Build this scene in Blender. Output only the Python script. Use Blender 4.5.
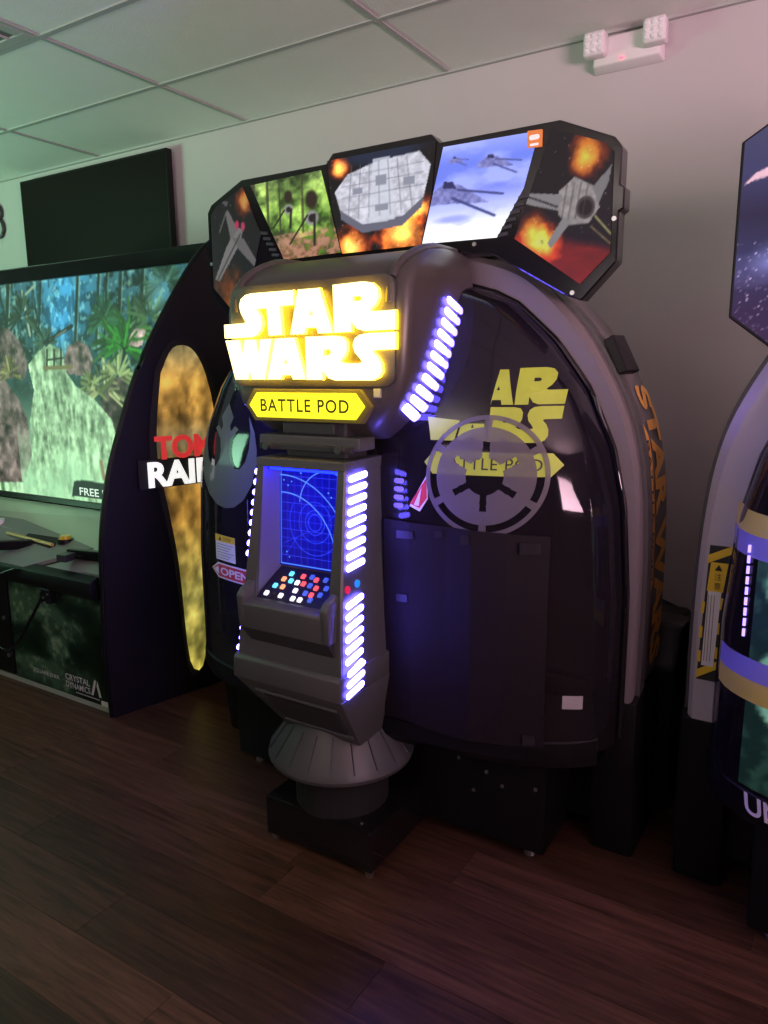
import bpy, bmesh, math, random
import numpy as np
from mathutils import Vector, Matrix

for o in list(bpy.data.objects):
    bpy.data.objects.remove(o)
scene = bpy.context.scene
C = scene.collection
random.seed(7)
rng = np.random.default_rng(7)
PI = math.pi

# ------------------------------------------------------------------ camera
CAM_H = 1.40
f_px, yaw, pitch, roll = 738.0, 0.5575, 0.1885, -0.0085
F = Vector((-math.sin(yaw) * math.cos(pitch), math.cos(yaw) * math.cos(pitch), -math.sin(pitch)))
R0 = Vector((math.cos(yaw), math.sin(yaw), 0))
U0 = R0.cross(F)
Rv = R0 * math.cos(roll) + U0 * math.sin(roll)
Uv = Rv.cross(F)
cam_d = bpy.data.cameras.new('camera')
cam = bpy.data.objects.new('camera', cam_d)
C.objects.link(cam)
cam_d.sensor_fit = 'VERTICAL'
cam_d.sensor_height = 36.0
cam_d.lens = 36.0 * f_px / 1024.0
cam_d.clip_start = 0.02
cam.matrix_world = Matrix(((Rv.x, Uv.x, -F.x, 0), (Rv.y, Uv.y, -F.y, 0), (Rv.z, Uv.z, -F.z, CAM_H), (0, 0, 0, 1)))
scene.camera = cam

# ------------------------------------------------------------------ world, lights, exposure
world = bpy.data.worlds.new('world')
scene.world = world
world.use_nodes = True
world.node_tree.nodes['Background'].inputs[0].default_value = (0.8, 0.75, 0.85, 1)
world.node_tree.nodes['Background'].inputs[1].default_value = 0.02

def area_light(name, loc, aim, size, power, color, sy=None, spread=180):
    d = bpy.data.lights.new(name, 'AREA')
    d.shape = 'RECTANGLE'
    d.size = size
    d.size_y = sy or size
    d.energy = power
    d.spread = math.radians(spread)
    d.color = color
    o = bpy.data.objects.new(name, d)
    C.objects.link(o)
    o.location = loc
    o.rotation_euler = (Vector(aim) - Vector(loc)).to_track_quat('-Z', 'Y').to_euler()
    return o

# added area fills out of view, tinted, aimed up to brighten wall and ceiling
area_light('fill_light_pink', (3.2, -0.6, 1.5), (0.2, 2.6, 5.0), 1.8, 178, (1.0, 0.60, 0.74), 1.0, 120)
area_light('fill_light_green', (-6.2, 0.0, 1.4), (-4.3, 2.4, 4.0), 1.6, 74, (0.44, 1.0, 0.62), 1.0, 120)
area_light('fill_light_warm', (-1.2, -3.0, 1.9), (-1.8, 1.5, 6.0), 1.6, 52, (1.0, 0.84, 0.80), 0.8, 120)

scene.view_settings.view_transform = 'Standard'
scene.view_settings.look = 'None'
scene.view_settings.gamma = 1.0
scene.view_settings.use_curve_mapping = False
scene.view_settings.exposure = 0.0

# ------------------------------------------------------------------ materials
def lin(c):
    return tuple(((v / 255.0) / 12.92 if v / 255.0 <= 0.04045 else ((v / 255.0 + 0.055) / 1.055) ** 2.4) for v in c)

MATS = {}
def mat(name, col, rough=0.5, metal=0.0, noise=0.0, nscale=20.0, bump=0.0, bscale=60.0, spec=0.5, alpha=1.0, emit=None, estr=0.0, coat=0.0):
    if name in MATS:
        return MATS[name]
    m = bpy.data.materials.new(name)
    m.use_nodes = True
    nt = m.node_tree
    b = nt.nodes['Principled BSDF']
    b.inputs['Base Color'].default_value = (*col, 1)
    b.inputs['Roughness'].default_value = rough
    b.inputs['Metallic'].default_value = metal
    b.inputs['Specular IOR Level'].default_value = spec
    b.inputs['Alpha'].default_value = alpha
    b.inputs['Coat Weight'].default_value = coat
    if emit:
        b.inputs['Emission Color'].default_value = (*emit, 1)
        b.inputs['Emission Strength'].default_value = estr
    if noise or bump:
        tc = nt.nodes.new('ShaderNodeTexCoord')
    if noise:
        n = nt.nodes.new('ShaderNodeTexNoise')
        n.inputs['Scale'].default_value = nscale
        n.inputs['Detail'].default_value = 5
        nt.links.new(tc.outputs['Object'], n.inputs['Vector'])
        r = nt.nodes.new('ShaderNodeMixRGB')
        r.inputs[1].default_value = (*[max(0, c * (1 - noise)) for c in col], 1)
        r.inputs[2].default_value = (*[min(1, c * (1 + noise)) for c in col], 1)
        nt.links.new(n.outputs['Fac'], r.inputs[0])
        nt.links.new(r.outputs[0], b.inputs['Base Color'])
    if bump:
        n2 = nt.nodes.new('ShaderNodeTexNoise')
        n2.inputs['Scale'].default_value = bscale
        nt.links.new(tc.outputs['Object'], n2.inputs['Vector'])
        bp = nt.nodes.new('ShaderNodeBump')
        bp.inputs['Strength'].default_value = bump
        bp.inputs['Distance'].default_value = 0.004
        nt.links.new(n2.outputs['Fac'], bp.inputs['Height'])
        nt.links.new(bp.outputs[0], b.inputs['Normal'])
    MATS[name] = m
    return m

def emis(name, col, strength):
    return mat(name, tuple(min(0.8, c) for c in col), 0.4, emit=col, estr=strength)

def art_mat(name, strength, base=0.0, rough=0.25, coat=0.0):
    """Printed film: colour attribute drives the lit print (strength) and/or the ink (base)."""
    if name in MATS:
        return MATS[name]
    m = bpy.data.materials.new(name)
    m.use_nodes = True
    nt = m.node_tree
    b = nt.nodes['Principled BSDF']
    a = nt.nodes.new('ShaderNodeAttribute')
    a.attribute_name = 'print'
    b.inputs['Roughness'].default_value = max(rough, .5)
    b.inputs['Specular IOR Level'].default_value = 0.2
    if base:
        nt.links.new(a.outputs['Color'], b.inputs['Base Color'])
    else:
        b.inputs['Base Color'].default_value = (0.02, 0.02, 0.02, 1)
    if strength:
        nt.links.new(a.outputs['Color'], b.inputs['Emission Color'])
        b.inputs['Emission Strength'].default_value = strength
    MATS[name] = m
    return m

def wood_mat():
    m = bpy.data.materials.new('dark_plank_wood')
    m.use_nodes = True
    nt = m.node_tree
    b = nt.nodes['Principled BSDF']
    tc = nt.nodes.new('ShaderNodeTexCoord')
    oi = nt.nodes.new('ShaderNodeObjectInfo')
    add = nt.nodes.new('ShaderNodeVectorMath'); add.operation = 'ADD'
    sc = nt.nodes.new('ShaderNodeVectorMath'); sc.operation = 'SCALE'; sc.inputs['Scale'].default_value = 37.0
    cx = nt.nodes.new('ShaderNodeCombineXYZ')
    nt.links.new(oi.outputs['Random'], cx.inputs[0]); nt.links.new(oi.outputs['Random'], cx.inputs[1])
    nt.links.new(cx.outputs[0], sc.inputs[0])
    nt.links.new(tc.outputs['Object'], add.inputs[0]); nt.links.new(sc.outputs[0], add.inputs[1])
    mp = nt.nodes.new('ShaderNodeMapping'); mp.inputs['Scale'].default_value = (1.6, 22, 1)
    nt.links.new(add.outputs[0], mp.inputs[0])
    n = nt.nodes.new('ShaderNodeTexNoise'); n.inputs['Scale'].default_value = 2.2; n.inputs['Detail'].default_value = 8; n.inputs['Roughness'].default_value = 0.65; n.inputs['Distortion'].default_value = 0.7
    nt.links.new(mp.outputs[0], n.inputs['Vector'])
    cr = nt.nodes.new('ShaderNodeValToRGB')
    cr.color_ramp.elements[0].position = 0.3; cr.color_ramp.elements[0].color = (0.020, 0.009, 0.005, 1)
    cr.color_ramp.elements[1].position = 0.72; cr.color_ramp.elements[1].color = (0.105, 0.050, 0.030, 1)
    nt.links.new(n.outputs['Fac'], cr.inputs[0])
    hs = nt.nodes.new('ShaderNodeHueSaturation')
    mr = nt.nodes.new('ShaderNodeMapRange'); mr.inputs['To Min'].default_value = 0.5; mr.inputs['To Max'].default_value = 1.55
    nt.links.new(oi.outputs['Random'], mr.inputs[0]); nt.links.new(mr.outputs[0], hs.inputs['Value'])
    nt.links.new(cr.outputs[0], hs.inputs['Color']); nt.links.new(hs.outputs[0], b.inputs['Base Color'])
    b.inputs['Roughness'].default_value = 0.38
    b.inputs['Specular IOR Level'].default_value = 0.35
    bp = nt.nodes.new('ShaderNodeBump'); bp.inputs['Strength'].default_value = 0.18; bp.inputs['Distance'].default_value = 0.003
    nt.links.new(n.outputs['Fac'], bp.inputs['Height']); nt.links.new(bp.outputs[0], b.inputs['Normal'])
    return m

def glass_mat():
    m = bpy.data.materials.new('smoked_clear_door')
    m.use_nodes = True
    nt = m.node_tree
    nt.nodes.remove(nt.nodes['Principled BSDF'])
    out = nt.nodes['Material Output']
    tr = nt.nodes.new('ShaderNodeBsdfTransparent'); tr.inputs[0].default_value = (0.30, 0.28, 0.32, 1)
    gl = nt.nodes.new('ShaderNodeBsdfGlossy'); gl.inputs['Roughness'].default_value = 0.06; gl.inputs[0].default_value = (0.9, 0.9, 0.9, 1)
    fr = nt.nodes.new('ShaderNodeFresnel'); fr.inputs[0].default_value = 1.45
    mx = nt.nodes.new('ShaderNodeMixShader')
    nt.links.new(fr.outputs[0], mx.inputs[0]); nt.links.new(tr.outputs[0], mx.inputs[1]); nt.links.new(gl.outputs[0], mx.inputs[2])
    df = nt.nodes.new('ShaderNodeBsdfDiffuse'); df.inputs[0].default_value = (0.20, 0.17, 0.19, 1)
    m2_ = nt.nodes.new('ShaderNodeMixShader'); m2_.inputs[0].default_value = 0.045
    nt.links.new(mx.outputs[0], m2_.inputs[1]); nt.links.new(df.outputs[0], m2_.inputs[2])
    nt.links.new(m2_.outputs[0], out.inputs[0])
    return m

WOOD = wood_mat()
GLASS = glass_mat()
M_WALL = mat('painted_wall', (0.50, 0.475, 0.47), 0.75, noise=0.03, nscale=2.5, bump=0.12, bscale=90)
M_DARKWALL = mat('dark_wall_paint', (0.06, 0.045, 0.06), 0.8, noise=0.05, nscale=3)
M_TILE = mat('ceiling_tile', (0.78, 0.78, 0.74), 0.9, noise=0.04, nscale=6, bump=0.25, bscale=160)
M_TBAR = mat('ceiling_bar', (0.40, 0.41, 0.39), 0.6)
M_BLACK = mat('black_plastic', (0.005, 0.005, 0.006), 0.4, spec=0.25)
M_BLACKG = mat('black_gloss', (0.008, 0.008, 0.009), 0.14, coat=0.3)
M_MATTE = mat('black_matte', (0.01, 0.01, 0.011), 0.8)
M_BROWN = mat('dark_housing', (0.060, 0.052, 0.050), 0.36, noise=0.15, nscale=8)
M_GREY = mat('kiosk_grey', (0.068, 0.072, 0.072), 0.42, noise=0.08, nscale=14, bump=0.1, bscale=200)
M_GREYD = mat('kiosk_dark_grey', (0.032, 0.032, 0.036), 0.45)
M_HOOP = mat('hoop_grey', (0.15, 0.132, 0.136), 0.38, noise=0.05, nscale=6)
M_PALE = mat('pale_hoop_grey', (0.42, 0.40, 0.44), 0.35)
M_HOOPD = mat('hoop_rim_grey', (0.07, 0.065, 0.068), 0.4)
M_SHELL = mat('shell_grey', (0.15, 0.14, 0.145), 0.5, noise=0.08, nscale=5)
M_STEEL = mat('steel', (0.55, 0.55, 0.56), 0.3, metal=1.0)
M_WHITE = mat('white_plastic', (0.75, 0.73, 0.72), 0.4)
M_DISC = mat('frosted_emblem', (0.15, 0.14, 0.165), 0.5, alpha=0.66)
M_LIME = mat('lime_vinyl', (0.42, 0.56, 0.05), 0.5, noise=0.12, nscale=30)
M_ORANGE = mat('orange_vinyl', (0.95, 0.46, 0.09), 0.5, noise=0.15, nscale=40)
M_RED = mat('red_vinyl', (0.55, 0.03, 0.04), 0.4)
M_PAPER = mat('white_label', (0.7, 0.69, 0.66), 0.5)
M_YEL = mat('yellow_vinyl', (0.75, 0.52, 0.03), 0.45)
M_INK = mat('black_ink', (0.015, 0.015, 0.015), 0.5)
M_CARD = mat('cardboard', (0.010, 0.007, 0.008), 0.55, noise=0.12, nscale=12, bump=0.15, bscale=80, spec=0.2)
M_TAPE = mat('clear_tape', (0.42, 0.40, 0.42), 0.2, alpha=0.75)
M_LED = emis('led_violet', (0.13, 0.10, 1.0), 34)
M_LOGO = emis('logo_yellow', (1.0, 0.84, 0.36), 2.3)
M_LOGOSIDE = emis('logo_side_yellow', (1.0, 0.62, 0.02), 16.0)
M_BADGE = emis('badge_yellow', (0.85, 0.82, 0.02), 1.15)

# ------------------------------------------------------------------ object helpers
ORG = {}
def tag(o, label=None, cat=None, group=None, kind=None):
    if label: o['label'] = label
    if cat: o['category'] = cat
    if group: o['group'] = group
    if kind: o['kind'] = kind
    return o

def thing(name, loc, label, cat, group=None):
    o = bpy.data.objects.new(name, None)
    o.empty_display_size = 0.05
    C.objects.link(o)
    o.location = loc
    ORG[o.name] = Vector(loc)
    return tag(o, label, cat, group)

def link(name, me, m=None, parent=None, loc=None, smooth=False):
    """Mesh is in world coordinates; it is moved to its thing's origin (or to its own base when top-level)."""
    if m is not None and len(me.materials) == 0:
        me.materials.append(m)
    o = bpy.data.objects.new(name, me)
    C.objects.link(o)
    if parent is not None:
        org = ORG[parent.name]
        me.transform(Matrix.Translation(-org))
        o.parent = parent
        ORG[o.name] = org
    else:
        org = Vector(loc) if loc else Vector((0, 0, 0))
        me.transform(Matrix.Translation(-org))
        o.location = org
        ORG[o.name] = org
    if smooth:
        for p in me.polygons:
            p.use_smooth = True
        try:
            me.set_sharp_from_angle(angle=math.radians(smooth if smooth is not True else 40))
        except Exception:
            pass
    return o

def bm_mesh(bm, name='m'):
    bmesh.ops.recalc_face_normals(bm, faces=bm.faces)
    me = bpy.data.meshes.new(name)
    bm.to_mesh(me)
    bm.free()
    return me

def box(x0, x1, y0, y1, z0, z1, bev=0.0, seg=2):
    bm = bmesh.new()
    bmesh.ops.create_cube(bm, size=1)
    bmesh.ops.scale(bm, vec=(x1 - x0, y1 - y0, z1 - z0), verts=bm.verts)
    bmesh.ops.translate(bm, vec=((x0 + x1) / 2, (y0 + y1) / 2, (z0 + z1) / 2), verts=bm.verts)
    if bev:
        bmesh.ops.bevel(bm, geom=list(bm.edges), offset=bev, segments=seg, affect='EDGES', profile=0.5)
    return bm_mesh(bm)

def prism(pts, axis, a, b, bev=0.0, seg=2):
    """Polygon pts (2D) extruded along axis between a and b. axis x: pts=(y,z); y: pts=(x,z); z: pts=(x,y)."""
    bm = bmesh.new()
    def P(p, t):
        return {'x': (t, p[0], p[1]), 'y': (p[0], t, p[1]), 'z': (p[0], p[1], t)}[axis]
    va = [bm.verts.new(P(p, a)) for p in pts]
    vb = [bm.verts.new(P(p, b)) for p in pts]
    n = len(pts)
    bm.faces.new(va); bm.faces.new(vb[::-1])
    for i in range(n):
        bm.faces.new((va[i], vb[i], vb[(i + 1) % n], va[(i + 1) % n]))
    bmesh.ops.recalc_face_normals(bm, faces=bm.faces)
    if bev:
        bmesh.ops.bevel(bm, geom=list(bm.edges), offset=bev, segments=seg, affect='EDGES', profile=0.5)
    return bm_mesh(bm)

def hexa(p8, bev=0.0, seg=2):
    bm = bmesh.new()
    v = [bm.verts.new(p) for p in p8]
    for f in ((0, 1, 2, 3), (4, 5, 6, 7), (0, 1, 5, 4), (1, 2, 6, 5), (2, 3, 7, 6), (3, 0, 4, 7)):
        bm.faces.new([v[i] for i in f])
    bmesh.ops.recalc_face_normals(bm, faces=bm.faces)
    if bev:
        bmesh.ops.bevel(bm, geom=list(bm.edges), offset=bev, segments=seg, affect='EDGES', profile=0.5)
    return bm_mesh(bm)

def cyl(c, r0, r1, p0, p1, axis='z', seg=24, cap=True):
    bm = bmesh.new()
    rings = []
    for r, t in ((r0, p0), (r1, p1)):
        ring = []
        for i in range(seg):
            a = 2 * PI * i / seg
            u, v = r * math.cos(a), r * math.sin(a)
            ring.append(bm.verts.new({'z': (c[0] + u, c[1] + v, t), 'y': (c[0] + u, t, c[1] + v), 'x': (t, c[0] + u, c[1] + v)}[axis]))
        rings.append(ring)
    for i in range(seg):
        bm.faces.new((rings[0][i], rings[0][(i + 1) % seg], rings[1][(i + 1) % seg], rings[1][i]))
    if cap:
        bm.faces.new(rings[0]); bm.faces.new(rings[1])
    return bm_mesh(bm)

def tube(pts, r, seg=8):
    bm = bmesh.new()
    pts = [Vector(p) for p in pts]
    rings = []
    for i, p in enumerate(pts):
        d = (pts[min(i + 1, len(pts) - 1)] - pts[max(i - 1, 0)]).normalized()
        up = Vector((0, 0, 1)) if abs(d.z) < 0.9 else Vector((0, 1, 0))
        s = d.cross(up).normalized(); t = s.cross(d)
        rings.append([bm.verts.new(p + s * r * math.cos(2 * PI * k / seg) + t * r * math.sin(2 * PI * k / seg)) for k in range(seg)])
    for a, b in zip(rings, rings[1:]):
        for k in range(seg):
            bm.faces.new((a[k], a[(k + 1) % seg], b[(k + 1) % seg], b[k]))
    bm.faces.new(rings[0]); bm.faces.new(rings[-1])
    return bm_mesh(bm)

def spline(pts, n):
    """Catmull-Rom through pts, n samples per span."""
    out = []
    P = [np.array(p, float) for p in pts]
    for i in range(len(P) - 1):
        p0, p1, p2, p3 = P[max(i - 1, 0)], P[i], P[i + 1], P[min(i + 2, len(P) - 1)]
        for k in range(n):
            t = k / n
            out.append(0.5 * ((2 * p1) + (-p0 + p2) * t + (2 * p0 - 5 * p1 + 4 * p2 - p3) * t * t + (-p0 + 3 * p1 - 3 * p2 + p3) * t ** 3))
    out.append(P[-1])
    return out

def loft(rings, closed=True, caps=True):
    bm = bmesh.new()
    R = [[bm.verts.new(p) for p in ring] for ring in rings]
    n = len(R[0])
    for a, b in zip(R, R[1:]):
        for k in range(n if closed else n - 1):
            bm.faces.new((a[k], a[(k + 1) % n], b[(k + 1) % n], b[k]))
    if caps and closed:
        bm.faces.new(R[0]); bm.faces.new(R[-1])
    return bm_mesh(bm)

def shape2d(polys, thick=0.0):
    """Filled 2D outlines (even-odd holes) -> mesh in the XY plane, z in [-thick, thick]."""
    cu = bpy.data.curves.new('c', 'CURVE')
    cu.dimensions = '2D'
    cu.fill_mode = 'BOTH'
    cu.extrude = thick
    for pl in polys:
        s = cu.splines.new('POLY')
        s.points.add(len(pl) - 1)
        for q, p in zip(s.points, pl):
            q.co = (p[0], p[1], 0, 1)
        s.use_cyclic_u = True
    o = bpy.data.objects.new('c', cu)
    C.objects.link(o)
    dg = bpy.context.evaluated_depsgraph_get()
    me = bpy.data.meshes.new_from_object(o.evaluated_get(dg))
    bpy.data.objects.remove(o); bpy.data.curves.remove(cu)
    return me

def text2d(s, height=1.0, width=None, thick=0.0, bold=0.0, spacing=1.0, shear=0.0):
    cu = bpy.data.curves.new('t', 'FONT')
    cu.body = s
    cu.fill_mode = 'BOTH'
    cu.extrude = thick
    cu.offset = bold
    cu.space_character = spacing
    cu.shear = shear
    cu.resolution_u = 4
    o = bpy.data.objects.new('t', cu)
    C.objects.link(o)
    dg = bpy.context.evaluated_depsgraph_get()
    me = bpy.data.meshes.new_from_object(o.evaluated_get(dg))
    bpy.data.objects.remove(o); bpy.data.curves.remove(cu)
    co = np.array([v.co[:] for v in me.vertices])
    lo, hi = co.min(0), co.max(0)
    s_ = height / (hi[1] - lo[1])
    sx = s_ if width is None else width / (hi[0] - lo[0])
    for v in me.vertices:
        v.co.x = (v.co.x - lo[0]) * sx
        v.co.y = (v.co.y - lo[1]) * s_
    return me

def gridcut(me, step):
    """Slice a flat mesh so that it can follow a curved surface."""
    bm = bmesh.new(); bm.from_mesh(me)
    for ax in (0, 1):
        vs = [v.co[ax] for v in bm.verts]
        lo, hi = min(vs), max(vs)
        n = int((hi - lo) / step)
        for k in range(1, n + 1):
            no = [0, 0, 0]; no[ax] = 1; co = [0, 0, 0]; co[ax] = lo + k * step
            bmesh.ops.bisect_plane(bm, geom=list(bm.verts) + list(bm.edges) + list(bm.faces), plane_co=co, plane_no=no)
    m2 = bpy.data.meshes.new('g'); bm.to_mesh(m2); bm.free()
    return m2

def remap(me, fn):
    for v in me.vertices:
        v.co = Vector(fn(v.co.x, v.co.y, v.co.z))
    me.update()
    return me

# ------------------------------------------------------------------ little painter for the printed films
def fbm(w, h, cell, octv=4, seed=0, ax=1.0):
    r = np.random.default_rng(seed)
    out = np.zeros((h, w)); amp = 1.0; tot = 0
    for k in range(octv):
        gy, gx = max(2, int(h / cell) + 2), max(2, int(w / (cell * ax)) + 2)
        g = r.random((gy, gx))
        yy = np.linspace(0, gy - 1.001, h); xx = np.linspace(0, gx - 1.001, w)
        y0 = yy.astype(int); x0 = xx.astype(int)
        fy = (yy - y0)[:, None]; fx = (xx - x0)[None, :]
        fy = fy * fy * (3 - 2 * fy); fx = fx * fx * (3 - 2 * fx)
        v = (g[y0][:, x0] * (1 - fy) * (1 - fx) + g[y0 + 1][:, x0] * fy * (1 - fx) + g[y0][:, x0 + 1] * (1 - fy) * fx + g[y0 + 1][:, x0 + 1] * fy * fx)
        out += amp * v; tot += amp; amp *= 0.55; cell = max(1.2, cell / 2)
    return out / tot

class Canvas:
    def __init__(s, w, h, col=(0, 0, 0)):
        s.w, s.h = w, h
        s.a = np.zeros((h, w, 3)) + np.array(col, float)
        s.Y, s.X = np.mgrid[0:h, 0:w]
        s.U = (s.X + .5) / w; s.V = 1 - (s.Y + .5) / h      # v up
        s.asp = w / h
    def put(s, mask, col):
        m = np.clip(mask, 0, 1)[..., None]
        s.a = s.a * (1 - m) + m * (np.array(col, float) if not isinstance(col, np.ndarray) or col.ndim == 1 else col)
    def add(s, mask, col):
        s.a = s.a + np.clip(mask, 0, 4)[..., None] * np.array(col, float)
    def vgrad(s, stops):
        st = sorted(stops)
        for k in range(3):
            s.a[..., k] = np.interp(s.V, [p[0] for p in st], [p[1][k] for p in st])
    def poly(s, pts, col, alpha=1.0):
        ins = np.zeros(s.U.shape, bool); n = len(pts)
        for i in range(n):
            x0, y0 = pts[i]; x1, y1 = pts[(i + 1) % n]
            if y0 == y1: continue
            c = ((y0 > s.V) != (y1 > s.V)) & (s.U < (x1 - x0) * (s.V - y0) / (y1 - y0) + x0)
            ins ^= c
        s.put(ins * alpha, col)
        return ins
    def disc(s, c, rx, ry, col, soft=0.02, alpha=1.0):
        d = np.sqrt(((s.U - c[0]) / rx) ** 2 + ((s.V - c[1]) / ry) ** 2)
        m = np.clip((1 - d) / soft, 0, 1) * alpha
        s.put(m, col)
        return m
    def glow(s, c, r, col, power=1.5, nz=None, amt=0.0):
        d = np.sqrt(((s.U - c[0]) * s.asp / r) ** 2 + ((s.V - c[1]) / r) ** 2)
        if nz is not None: d = d + (nz - .5) * amt
        s.add(np.clip(1 - d, 0, 1) ** power, col)
    def line(s, p, q, w, col, alpha=1.0):
        px, py, qx, qy = p[0] * s.asp, p[1], q[0] * s.asp, q[1]
        X, Y = s.U * s.asp, s.V
        L = max(1e-9, (qx - px) ** 2 + (qy - py) ** 2)
        t = np.clip(((X - px) * (qx - px) + (Y - py) * (qy - py)) / L, 0, 1)
        d = np.hypot(X - px - t * (qx - px), Y - py - t * (qy - py))
        s.put(np.clip((w - d) / (0.5 / s.h) * .5 + .5, 0, 1) * alpha, col)
    def stars(s, n, seed, lo=0.0, hi=1.0):
        r = np.random.default_rng(seed)
        for _ in range(n):
            y = int((1 - (lo + (hi - lo) * r.random())) * (s.h - 1)); x = r.integers(0, s.w)
            s.a[y, x] += r.random() * 0.8
    def sample(s, u, v):
        x = np.clip(u * s.w - .5, 0, s.w - 1.001); y = np.clip((1 - v) * s.h - .5, 0, s.h - 1.001)
        x0 = x.astype(int); y0 = y.astype(int); fx = (x - x0)[:, None]; fy = (y - y0)[:, None]
        A = s.a
        x1 = np.minimum(x0 + 1, s.w - 1); y1 = np.minimum(y0 + 1, s.h - 1)
        c = A[y0, x0] * (1 - fx) * (1 - fy) + A[y0, x1] * fx * (1 - fy) + A[y1, x0] * (1 - fx) * fy + A[y1, x1] * fx * fy
        return np.clip(c, 0, 1) ** 2.2

def print_panel(name, poly, canvas, place, m, parent, step, thick=0.003):
    """A thin printed sheet: convex outline poly in 2D, ink sampled from canvas over its bounding box, place(a,b,d)->world."""
    P = np.array(poly, float)
    lo, hi = P.min(0), P.max(0)
    nx = max(2, int((hi[0] - lo[0]) / step)); ny = max(2, int((hi[1] - lo[1]) / step))
    bm = bmesh.new()
    xs = np.linspace(lo[0], hi[0], nx + 1); ys = np.linspace(lo[1], hi[1], ny + 1)
    V = [[bm.verts.new((x, y, 0)) for x in xs] for y in ys]
    for j in range(ny):
        for i in range(nx):
            bm.faces.new((V[j][i], V[j][i + 1], V[j + 1][i + 1], V[j + 1][i]))
    area = sum(P[i][0] * P[(i + 1) % len(P)][1] - P[(i + 1) % len(P)][0] * P[i][1] for i in range(len(P)))
    if area < 0: P = P[::-1]
    for i in range(len(P)):
        a, b = P[i], P[(i + 1) % len(P)]
        d = b - a
        bmesh.ops.bisect_plane(bm, geom=list(bm.verts) + list(bm.edges) + list(bm.faces), plane_co=(a[0], a[1], 0), plane_no=(d[1], -d[0], 0), clear_outer=True)
    # rim
    edges = [e for e in bm.edges if e.is_boundary]
    ex = bmesh.ops.extrude_edge_only(bm, edges=edges)
    for g in ex['geom']:
        if isinstance(g, bmesh.types.BMVert): g.co.z = thick
    me = bpy.data.meshes.new(name)
    bm.to_mesh(me); bm.free()
    co = np.array([v.co[:] for v in me.vertices])
    col = canvas.sample((co[:, 0] - lo[0]) / (hi[0] - lo[0]), (co[:, 1] - lo[1]) / (hi[1] - lo[1]))
    at = me.color_attributes.new('print', 'FLOAT_COLOR', 'POINT')
    at.data.foreach_set('color', np.hstack([col, np.ones((len(col), 1))]).astype(np.float32).ravel())
    remap(me, place)
    return link(name, me, m, parent)

# ================================================================== THE ROOM
YW, ZC = 3.29, 2.74
X0, X1, Y0 = -6.6, 3.6, -4.2
floor = link('floor', box(X0, X1, Y0, YW + .1, -0.06, -0.006), WOOD)
tag(floor, 'dark brown wood plank floor', kind='structure')
pw, plen = 0.165, 1.22
pm = box(0, plen - 0.0012, 0, pw - 0.0012, -0.008, 0.0)
pm.materials.append(WOOD)
row = 0
y = YW
while y - pw > -0.35:
    y -= pw
    xs = X0 + 1.6 + random.random() * plen - plen
    while xs < 1.6:
        if xs > X0 and xs < 1.4:
            o = bpy.data.objects.new('plank', pm)
            C.objects.link(o); o.parent = floor; o.location = (xs, y, 0)
        xs += plen
    row += 1

ceiling = link('ceiling', box(X0, X1, Y0, YW + .1, ZC + 0.012, ZC + 0.1), M_TILE)
tag(ceiling, 'dropped ceiling of pale rectangular tiles', kind='structure')
gx = [-4.125 + 1.22 * k for k in range(-2, 7)]
gy = [YW - 0.612 - 0.615 * k for k in range(0, 7)]
tm = box(0.008, 1.22 - 0.008, 0.008, 0.615 - 0.008, ZC - 0.001, ZC + 0.012, 0.002, 1)
tm.materials.append(M_TILE)
te = box(0.008, 1.22 - 0.008, 0.008, 0.612 - 0.004, ZC - 0.001, ZC + 0.012, 0.002, 1)
te.materials.append(M_TILE)
for i, x in enumerate(gx[:-1]):
    for j, yy in enumerate([gy[0]] + gy[1:]):
        if i == 2 and j == 2:
            continue            # the vent sits here
        o = bpy.data.objects.new('ceiling_tile', te if j == 0 else tm)
        C.objects.link(o); o.parent = ceiling; o.location = (x, yy, 0)
bx_ = box(-0.012, 0.012, gy[-1], YW, ZC - 0.006, ZC + 0.004); bx_.materials.append(M_TBAR)
for x in gx:
    o = bpy.data.objects.new('ceiling_bar', bx_); C.objects.link(o); o.parent = ceiling; o.location = (x, 0, 0)
by_ = box(gx[0], gx[-1], -0.012, 0.012, ZC - 0.0065, ZC + 0.004); by_.materials.append(M_TBAR)
for yy in gy:
    o = bpy.data.objects.new('ceiling_bar', by_); C.objects.link(o); o.parent = ceiling; o.location = (0, yy, 0)
o = link('ceiling_bar', box(X0, X1, YW - 0.02, YW, ZC - 0.012, ZC), M_TBAR, ceiling)

wall = link('wall_back', box(X0, X1, YW, YW + 0.1, -0.06, ZC + 0.1), M_WALL)
tag(wall, 'pale painted wall behind the arcade machines', kind='structure')
for nm, b in (('wall_left', (X0 - .1, X0, Y0, YW + .1, -.06, ZC + .1)), ('wall_right', (X1, X1 + .1, Y0, YW + .1, -.06, ZC + .1)), ('wall_front', (X0, X1, Y0 - .1, Y0, -.06, ZC + .1))):
    tag(link(nm, box(*b), M_DARKWALL), 'dark painted side wall of the hall', kind='structure')
tag(link('baseboard_back', box(X0, X1, YW - 0.012, YW, 0.0, 0.10, 0.003), M_BLACK), 'black rubber baseboard along the wall', kind='structure')

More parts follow.
